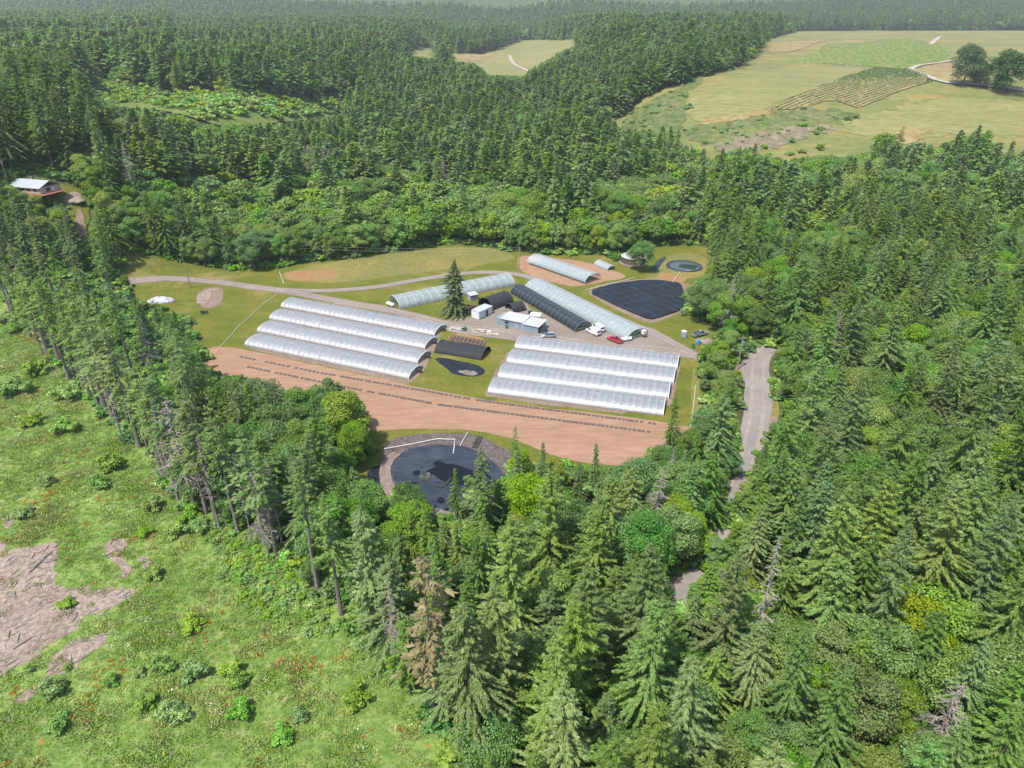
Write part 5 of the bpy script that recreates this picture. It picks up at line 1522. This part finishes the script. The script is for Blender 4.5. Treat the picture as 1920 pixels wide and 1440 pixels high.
def fill(y0, y1, sp, hscale=1.0, far=False):
    half = .744*y1*1.12+40
    X, Y = jitter_grid(-half, half, y0, y1, sp)
    px, py, d = project(X, Y, terrain(X, Y)+10)
    k = (np.abs(X) < (.80*d+25)) & (py < 1640)
    X, Y, px, py, d = X[k], Y[k], px[k], py[k], d[k]
    bx, by, _ = project(X, Y, terrain(X, Y))
    k = ~in_any(PROT, bx, by)
    X, Y, bx, by = X[k], Y[k], bx[k], by[k]
    # which kind of tree stands where
    n1 = vnoise(X, Y, 38, 1.0); n2 = vnoise(X, Y, 14, 5.0); u = rng.random(len(X))
    pb = np.full(len(X), .40)
    pb = np.where((by < 510) & (by > 392) & (bx > 190) & (bx < 1330), .93, pb)
    pb = np.where((by < 392) & (by > 330) & (bx > 350) & (bx < 1300), .5, pb)
    pb = np.where((bx > 1300) & (by > 300), .64, pb)
    pb = np.where((bx > 1400) & (by > 680), .60, pb)
    pb = np.where((bx > 1180) & (by > 1000), .38, pb)
    pb = np.where((bx > 430) & (bx < 700) & (by > 690) & (by < 1150), .62, pb)
    pb = np.where((bx > 700) & (bx < 1260) & (by > 900), .3, pb)
    pb = np.where((bx > 1180) & (bx < 1420) & (by > 690) & (by < 1150), .8, pb)
    pb = np.where((bx > 1400) & (bx < 1560) & (by > 640) & (by < 1000), .60, pb)
    pb = np.where((bx < 450) & (by > 470), .16, pb)
    if far: pb = np.full(len(X), .16)
    hedge = (bx > 1290) & (bx < 1400) & (by > 630) & (by < 830)
    pb = np.where(hedge, 1.5, pb)
    isb = u < np.clip(pb + n1*.55*(0 if far else 1), 0.03, 1.0)
    h = np.where(isb, rng.uniform(8, 15, len(X)), rng.uniform(14, 30, len(X)))*hscale
    back = (Y > 320)
    h = np.where(back & isb, h*1.25, h)
    h = np.where(back, h*(1+.5*vnoise(X, Y, 85, 21.0)), h)
    h = np.where(hedge, rng.uniform(6, 10, len(X)), h)
    h = np.where(back & ~isb, rng.uniform(21, 34, len(X))*hscale, h)
    h = np.where((bx < 330) & (by < 350) & ~isb, h*1.25, h)
    h = np.where((bx > 1200) & (by < 470) & (Y > 300) & ~isb, h*rng.uniform(.75, 1.05, len(X)), h)
    if far: h = np.where(isb, h, np.maximum(h, 18))
    ok = np.zeros(len(X), bool)
    hh = h.copy()
    for f in (1.0, .8, .62, .45, .3):
        todo = ~ok
        if not todo.any(): break
        r = np.where(isb[todo], .44, .23)*h[todo]*f
        c = covers(X[todo], Y[todo], h[todo]*f, r)
        ii = np.where(todo)[0]
        hh[ii[~c]] = h[ii[~c]]*f; ok[ii[~c]] = True
    if taken and not far:
        T = np.array(taken)
        for tx, ty, tr in T:
            ok &= (X-tx)**2+(Y-ty)**2 > tr*tr
    ok &= ~((bx < 420) & (by > 520) & (rng.random(len(X)) < .70))
    short = (hh < 7) & ~isb
    isb = isb | short
    X, Y, hh, isb, n1, n2, bx, by = X[ok], Y[ok], hh[ok], isb[ok], n1[ok], n2[ok], bx[ok], by[ok]
    for i in range(len(X)):
        if isb[i]:
            e = n2[i]+R.uniform(-.35, .35)
            kind = 'broad'
            if e > .33: kind = 'lime'
            elif e < -.30: kind = 'oak'
            if R.random() < .03: kind = 'yellow'
            if 430 < bx[i] < 640 and 690 < by[i] < 1150 and R.random() < .75: kind = 'oak'
            if 1290 < bx[i] < 1400 and 630 < by[i] < 830: kind = R.choice(('lime', 'lime', 'lime', 'lime', 'broad'))
            if 1180 < bx[i] < 1420 and 830 <= by[i] < 1000: kind = R.choice(('oak', 'broad', 'oak'))
            if by[i] < 505 and 392 < by[i] and kind == 'oak': kind = 'broad'
        else:
            kind = 'fir'
            if bx[i] < 470 and by[i] > 540: kind = 'slim'
            if R.random() < .014 and Y[i] < 450: kind = 'snag'
        TREES.append(dict(x=X[i], y=Y[i], h=hh[i], w=R.uniform(.85, 1.2)*(1.3 if Y[i] > 330 else 1.0), kind=kind, label=None, cat=None, v=None))

fill(45, 330, 5.8)
fill(330, 900, 8.8)
n_near = len(TREES)
fill(900, 2600, 13.0, 1.25, True)

# ---- size in the picture decides which stand as things of their own
for t in TREES:
    t['z'] = float(terrain(t['x'], t['y']))
    a = project(t['x'], t['y'], t['z']); b = project(t['x'], t['y'], t['z']+t['h'])
    t['bx'], t['by'], t['tx'], t['ty'] = a[0], a[1], b[0], b[1]
    inside = (-20 < t['tx'] < 1940 or -20 < t['bx'] < 1940) and t['ty'] < 1440 and t['by'] > 0
    t['size'] = abs(a[1]-b[1]) if inside else -1
    t['d'] = a[2]

def region(t):
    bx, by, d = t['bx'], t['by'], t['d']
    if d > 420: return 'in the far woods beyond the farm'
    if bx < 430 and by > 560: return 'between the rough meadow and the farm'
    if bx < 330: return 'in the wood at the upper left, near the tan house'
    if by < 520 and bx < 1330: return 'in the belt of trees behind the farm'
    if bx > 1400 and by < 640: return 'in the wood right of the ponds, below the hill'
    if bx > 1400: return 'in the thick wood right of the road'
    if bx > 1250 and by < 960: return 'between the silver tunnels and the road'
    if bx > 1180: return 'in the wood beside the lower road'
    if bx < 700: return 'left of the drained pond, above the meadow'
    return 'in the foreground wood below the drained pond'

FIRWORD = ['dark green fir', 'olive green fir', 'bluish green fir', 'dark tall-trunked fir', 'broad olive fir', 'short dark fir']
BWORD = {'oak': 'dark rounded oak', 'broad': 'mid green leafy tree', 'lime': 'bright lime green tree', 'yellow': 'yellowing leafy tree', 'bigoak': 'big dark oak'}
def pick(kind, t):
    v = t['v']
    if kind == 'fir': i = v if v is not None else R.choices(range(6), (3, 3, 1, 2, 3, 2))[0]; return FIRS[i], FIRWORD[i]
    if kind == 'slim': i = v if v is not None else R.randrange(3); return SLIM[i], ('sparse olive bare-trunked conifer', 'thin ragged bare-trunked conifer', 'tall dark bare-trunked conifer')[i]
    if kind == 'snag': i = v if v is not None else R.randrange(3); return SNAGS[i], ('drooping grey dead conifer', 'wide bare dead conifer', 'thin bare dead conifer')[i]
    if kind == 'lone': return LONE, 'dark fir'
    if kind == 'dying': return DYING, 'brown dying conifer'
    i = v if v is not None else R.randrange(len(BROADS[kind]))
    return BROADS[kind][i % len(BROADS[kind])], BWORD[kind]

def family(k): return 'fir' if k in ('fir', 'slim', 'dying', 'lone') else ('snag' if k == 'snag' else 'broad')
NAMES = {'fir': ('fir_tree', 'fir tree'), 'slim': ('fir_tree', 'fir tree'), 'dying': ('fir_tree', 'fir tree'), 'lone': ('fir_tree', 'fir tree'), 'snag': ('dead_tree', 'dead tree')}
rest = {'fir': [], 'broad': []}
for fam in ('fir', 'broad', 'snag'):
    L_ = sorted([t for t in TREES if family(t['kind']) == fam], key=lambda t: -(t['size'] + (1000 if t['label'] else 0)))
    for i, t in enumerate(L_):
        if fam == 'snag' and t['size'] < 0: continue
        if fam == 'snag' or (i < 298 and t['size'] > 0):
            p, w = pick(t['kind'], t)
            nm, ct = NAMES.get(t['kind'], ('broadleaf_tree', 'leafy tree'))
            rg = region(t)
            lab = t['label'] or (w+' '+rg)
            p.place((t['x'], t['y'], t['z']-.05), R.uniform(0, 2*PI), t['h'], t['w'], nm, lab, ct, None if t['label'] else (w+'s '+rg))
        else: rest[fam].append(t)

def stuff_wood(name, L_, protos, far_meshes, fam, label, cat):
    """the smaller trees of the woods, as one mass"""
    near_m = [joined(name+'_near', p.trunk, p.crown) for p in protos]
    ht = [p.ht for p in protos] + [27.0 if fam == 'fir' else 14.0]*len(far_meshes)
    idx, sc = [], []
    for t in L_:
        if t['d'] < 300:
            if fam == 'fir': i = R.choice((0, 1, 2, 3, 4, 5, 1, 4)) if t['kind'] == 'fir' else 3
            else: i = {'oak': 0, 'broad': R.choice((1, 2)), 'lime': 3, 'yellow': 4}[t['kind']]
        else:
            if fam == 'fir': i = len(protos)+R.randrange(6)
            else: i = len(protos)+{'oak': 3, 'broad': R.choice((0, 1)), 'lime': 2, 'yellow': 2}[t['kind']]
        k = t['h']/ht[i]; idx.append(i); sc.append((k*t['w'], k*t['w'], k))
    P = [(t['x'], t['y'], t['z']-.05) for t in L_]
    scatter(name, P, rng.uniform(0, 2*PI, len(L_)), sc, idx, near_m+far_meshes, label, cat)
stuff_wood('fir_wood', rest['fir'], FIRS, LO_FIR, 'fir', 'the mass of smaller and farther firs filling the woods', 'woods')
stuff_wood('broadleaf_wood', rest['broad'], [BROADS['oak'][0], BROADS['broad'][0], BROADS['broad'][1], BROADS['lime'][0], BROADS['yellow'][0]], LO_BROAD, 'broad', 'the mass of smaller and farther leafy trees filling the woods', 'woods')

# ---- meadow and hill bushes
for x, y, h in SHR:
    hill = y > 420
    z = float(terrain(x, y))
    SHRUBS[R.randrange(3)].place((x, y, z-.05), R.uniform(0, 6.28), h, R.uniform(.95, 1.15), 'bush', 'round bush on the open hillside pasture' if hill else 'round leafy green bush standing in the rough meadow', 'bush',
                                 'round bushes on the hillside' if hill else 'round bushes in the rough meadow')

# ---- undergrowth under and along the woods, brush clearing, brambles
X, Y = jitter_grid(-260, 330, 50, 345, 2.6)
px, py, d = project(X, Y, terrain(X, Y))
k = (px > -120) & (px < 2040) & (py < 1560) & ~in_any(PROT, px, py)
X, Y = X[k], Y[k]
hh = rng.uniform(.9, 3.0, len(X))
k = ~covers(X, Y, hh, hh*.6, 0); X, Y, hh = X[k], Y[k], hh[k]
kindm = [joined('undergrowth_bush', SHRUBS[k_].trunk, m_) for k_, m_ in ((0, broad_mesh(161, 2.0, 1.7, -.2, M_bramble, 380, .5, 8)), (1, broad_mesh(162, 2.0, 1.6, -.2, M_broad, 380, .5, 8)), (2, broad_mesh(163, 2.0, 1.8, -.2, M_oak, 380, .5, 8)))]
scatter('undergrowth', np.stack([X, Y, terrain(X, Y)-.05], 1), rng.uniform(0, 6.28, len(X)), np.stack([hh/2]*3, 1)*np.array([1.2, 1.2, 1]), rng.integers(0, 3, len(X)), kindm, 'low leafy undergrowth under the trees and along the wood edges', 'undergrowth')

bp = [(p.x, p.y) for p in G(V_BRUSH)]
X, Y = jitter_grid(min(p[0] for p in bp), max(p[0] for p in bp), min(p[1] for p in bp), max(p[1] for p in bp), 6.5)
k = pip(bp, X, Y) & (rng.random(len(X)) < .75); X, Y = X[k], Y[k]; hh = rng.uniform(2, 6.5, len(X))
scatter('brush_thicket', np.stack([X, Y, terrain(X, Y)-.05], 1), rng.uniform(0, 6.28, len(X)), np.stack([hh/2]*3, 1)*np.array([1.3, 1.3, 1]), rng.integers(0, 2, len(X)),
        [kindm[0], joined('thicket_bush', SHRUBS[1].trunk, broad_mesh(165, 2.0, 1.7, -.2, M_lime, 300, .5, 8))], 'light green brush covering the upper left clearing', 'brush')

BR = [(365,955),(440,1000),(540,1060),(600,1130),(690,1222),(740,1275),(640,1200),(560,1190),(470,1150),(415,1090),(400,1030),(380,985)]
bp = [(p.x, p.y) for p in G(BR)]
X, Y = jitter_grid(min(p[0] for p in bp), max(p[0] for p in bp), min(p[1] for p in bp), max(p[1] for p in bp), 1.5)
k = pip(jag([Vector(p) for p in bp], 2, 2.0), X, Y) if False else pip([tuple(q) for q in jag([Vector(p) for p in bp], 2, 1.6)], X, Y)
X, Y = X[k], Y[k]; hh = rng.uniform(.6, 1.3, len(X))
scatter('bramble_thicket', np.stack([X, Y, terrain(X, Y)-.1], 1), rng.uniform(0, 6.28, len(X)), np.stack([hh/2]*3, 1)*np.array([1.5, 1.5, 1]), rng.integers(0, 2, len(X)),
        [joined('bramble', SHRUBS[0].trunk, broad_mesh(171+k_, 2.0, 1.7, -.3, M_bramble, 260, .4, 10)) for k_ in range(2)], 'pale green bramble carpet spilling from the wood into the meadow', 'brambles')

# ---- low scrub on the hill's rough strips
hp = [[(p.x, p.y) for p in G(q)] for q in ([(1290,240),(1400,222),(1450,212),(1540,202),(1600,210),(1610,225),(1560,240),(1440,258),(1330,285),(1290,275)], [(1150,240),(1205,195),(1270,166),(1400,125),(1420,118),(1300,160),(1285,200),(1290,250),(1240,275),(1180,255)])]
xs = [p[0] for q in hp for p in q]; ys = [p[1] for q in hp for p in q]
X, Y = jitter_grid(min(xs), max(xs), min(ys), max(ys), 4.0)
n_ = vnoise(X, Y, 22, 4.0)
k = in_any(hp, X, Y) & (rng.random(len(X)) < .12+.8*np.clip(n_, 0, 1)); X, Y = X[k], Y[k]; hh = rng.uniform(.5, 2.0, len(X))
scatter('hill_scrub', np.stack([X, Y, terrain(X, Y)+.3], 1), rng.uniform(0, 6.28, len(X)), np.stack([hh/2]*3, 1)*np.array([1.6, 1.6, 1]), rng.integers(0, 3, len(X)), kindm, 'low green scrub dotted over the rough strips of the hill', 'scrub')

# ---- meadow plants: grass tufts, rusty sorrel, white flowers, slash sticks
M_tuft = leaf_mat('meadow_grass_blades', (.085, .122, .026), (.112, .15, .038), (.15, .185, .062), objvar=.42, transl=.3, alt=((.20, .19, .10), .88))
M_sorrel = leaf_mat('rusty_sorrel', (.22, .06, .015), (.30, .10, .03), (.26, .15, .05), objvar=.4, transl=.2)
M_flower = leaf_mat('white_flower_heads', (.45, .46, .40), (.55, .55, .5), (.62, .62, .58), objvar=.1, transl=.1)
def tuft(seed, n, r, h, mat, w=.16):
    g = np.random.default_rng(seed)
    a = g.uniform(0, 2*PI, n); rr = r*np.sqrt(g.random(n))
    l = h*g.uniform(.6, 1.2, n)
    d = np.stack([np.cos(a)*g.uniform(.2, .9, n), np.sin(a)*g.uniform(.2, .9, n), np.ones(n)], 1)
    P = np.stack([rr*np.cos(a), rr*np.sin(a), l*.35], 1)
    return quads_mesh('tuft', P, d, g.normal(size=(n, 3)), l, w*g.uniform(.7, 1.4, n), mat)
mp = [(p.x, p.y) for p in G([(-160,500),(0,560),(60,610),(100,680),(150,745),(200,790),(250,832),(300,915),(365,955),(440,1000),(540,1060),(600,1130),(690,1222),(760,1295),(800,1360),(840,1560),(-160,1560)])]
bare = [[(p.x, p.y) for p in G(q)] for q in ([(-200,1018),(0,1018),(50,1030),(95,1010),(118,1020),(100,1045),(112,1085),(135,1105),(165,1118),(225,1092),(268,1105),(235,1130),(190,1160),(150,1165),(95,1200),(60,1240),(0,1285),(-200,1340)],
             [(110,1222),(165,1195),(208,1186),(200,1212),(165,1235),(140,1262),(80,1280),(74,1268)], [(192,1018),(240,1010),(232,1040),(248,1062),(230,1088),(222,1068),(200,1050)])]
def meadow_pts(sp, dens=None, keep_bare=False, thr=None):
    X, Y = jitter_grid(-175, 10, 45, 245, sp)
    px, py, d = project(X, Y, 0*X)
    k = pip(mp, X, Y) & (px > -60) & (py < 1500)
    if not keep_bare:
        b = in_any(bare, X, Y); k &= (~b | (vnoise(X, Y, 3.2, 7.7)+.35*vnoise(X, Y, 1.1, 1.7) > .30))
    X, Y = X[k], Y[k]
    if thr is not None:
        n = vnoise(X, Y, dens, 12.0+sp); m = vnoise(X, Y, dens*.3, 3.0+sp)
        k = n+.5*m > thr; X, Y = X[k], Y[k]
    return X, Y
X, Y = meadow_pts(.95)
sz = np.clip(.75+vnoise(X, Y, 7, 2.0)*.7+vnoise(X, Y, 2.0, 8.0)*.5, .25, 1.8)
scatter('meadow_grass', np.stack([X, Y, 0*X+.03], 1), rng.uniform(0, 6.28, len(X)), np.stack([sz*1.1, sz*1.1, sz], 1), rng.integers(0, 3, len(X)), [tuft(k, 26, .65, .40, M_tuft) for k in range(3)], 'rough green meadow grass and weeds on the logged slope', 'grass')
X, Y = meadow_pts(1.05, 9.0, False, .30)
M_straw = leaf_mat('dry_straw_grass', (.15, .15, .06), (.19, .18, .082), (.24, .215, .115), objvar=.4, transl=.25)
scatter('dry_grass', np.stack([X, Y, 0*X+.05], 1), rng.uniform(0, 6.28, len(X)), np.full((len(X), 3), 1.0)*rng.uniform(.7, 1.3, (len(X), 1)), rng.integers(0, 2, len(X)), [tuft(30+k, 22, .6, .45, M_straw, .14) for k in range(2)], 'pale dry grass patches among the green meadow', 'dry grass')
X, Y = meadow_pts(1.0, 6.0, False, .48)
scatter('rusty_weeds', np.stack([X, Y, 0*X+.05], 1), rng.uniform(0, 6.28, len(X)), np.full((len(X), 3), .8)*rng.uniform(.5, 1.2, (len(X), 1)), rng.integers(0, 2, len(X)), [tuft(20+k, 22, .45, .45, M_sorrel, .12) for k in range(2)], 'rust red weed patches scattered in the meadow', 'weeds')
X, Y = meadow_pts(1.3, 9.0, False, .30)
k = rng.random(len(X)) < .08; X, Y = X[k], Y[k]
def heads(seed):
    g = np.random.default_rng(seed); n = 7
    P = np.stack([g.uniform(-.5, .5, n), g.uniform(-.5, .5, n), g.uniform(.55, .95, n)], 1)
    return quads_mesh('flower_heads', P, g.normal(size=(n, 3))*np.array([1, 1, .2]), g.normal(size=(n, 3))*np.array([1, 1, .2]), g.uniform(.07, .17, n), g.uniform(.07, .15, n), M_flower)
scatter('white_flowers', np.stack([X, Y, 0*X], 1), rng.uniform(0, 6.28, len(X)), np.ones((len(X), 3))*rng.uniform(.7, 1.3, (len(X), 1)), rng.integers(0, 2, len(X)), [heads(1), heads(2)], 'white flower heads speckled through the meadow', 'flowers')
# slash sticks on the bare soil
def stick(seed):
    g = random.Random(seed)
    return MB().tube([(-.7, 0, .08), (0, g.uniform(-.1, .1), .12), (.7, g.uniform(-.2, .2), .08)], [.07, .06, .03], 4).mesh('stick', M_dead)
X, Y = jitter_grid(-110, -20, 60, 150, 1.25)
px, py, d = project(X, Y, 0*X)
k = in_any(bare, X, Y) & (rng.random(len(X)) < .55); X, Y = X[k], Y[k]
scatter('slash_sticks', np.stack([X, Y, 0*X+.06], 1), rng.normal(.5, .9, len(X)), np.ones((len(X), 3))*rng.uniform(.35, 1.5, (len(X), 1)), rng.integers(0, 3, len(X)), [stick(k) for k in range(3)], 'pale broken branches strewn on the logged bare soil', 'sticks')
for a, b, r_, lab in (((25, 838), (78, 757), .10, 'long pale fallen pole lying in the upper meadow'), ((62, 1065), (98, 1035), .22, 'grey log at the edge of the bare logged patch'), ((55, 1075), (85, 1048), .18, 'second grey log beside the larger one on the bare patch'), ((25, 1218), (62, 1195), .14, 'thin grey log low on the bare patch')):
    p, q = gnd(*a), gnd(*b)
    tag(MB().tube([p+Vector((0, 0, .2)), p.lerp(q, .5)+Vector((0, 0, .3)), q+Vector((0, 0, .2))], [r_, r_*.9, r_*.6], 7).build('log', M_dead), lab, 'log')

# ================================================================== AIR
def haze(density):
    m, nt, out = newmat('hazy_air')
    v = nt.nodes.new('ShaderNodeVolumePrincipled')
    v.inputs['Color'].default_value = (.88, .94, 1.0, 1)
    v.inputs['Density'].default_value = density
    v.inputs['Anisotropy'].default_value = .2
    nt.links.new(v.outputs[0], out.inputs['Volume'])
    o = MB().box((-9800, -500, -60), (9800, 13000, 400)).build('haze', m)
    tag(o, kind='stuff')
haze(.00008)
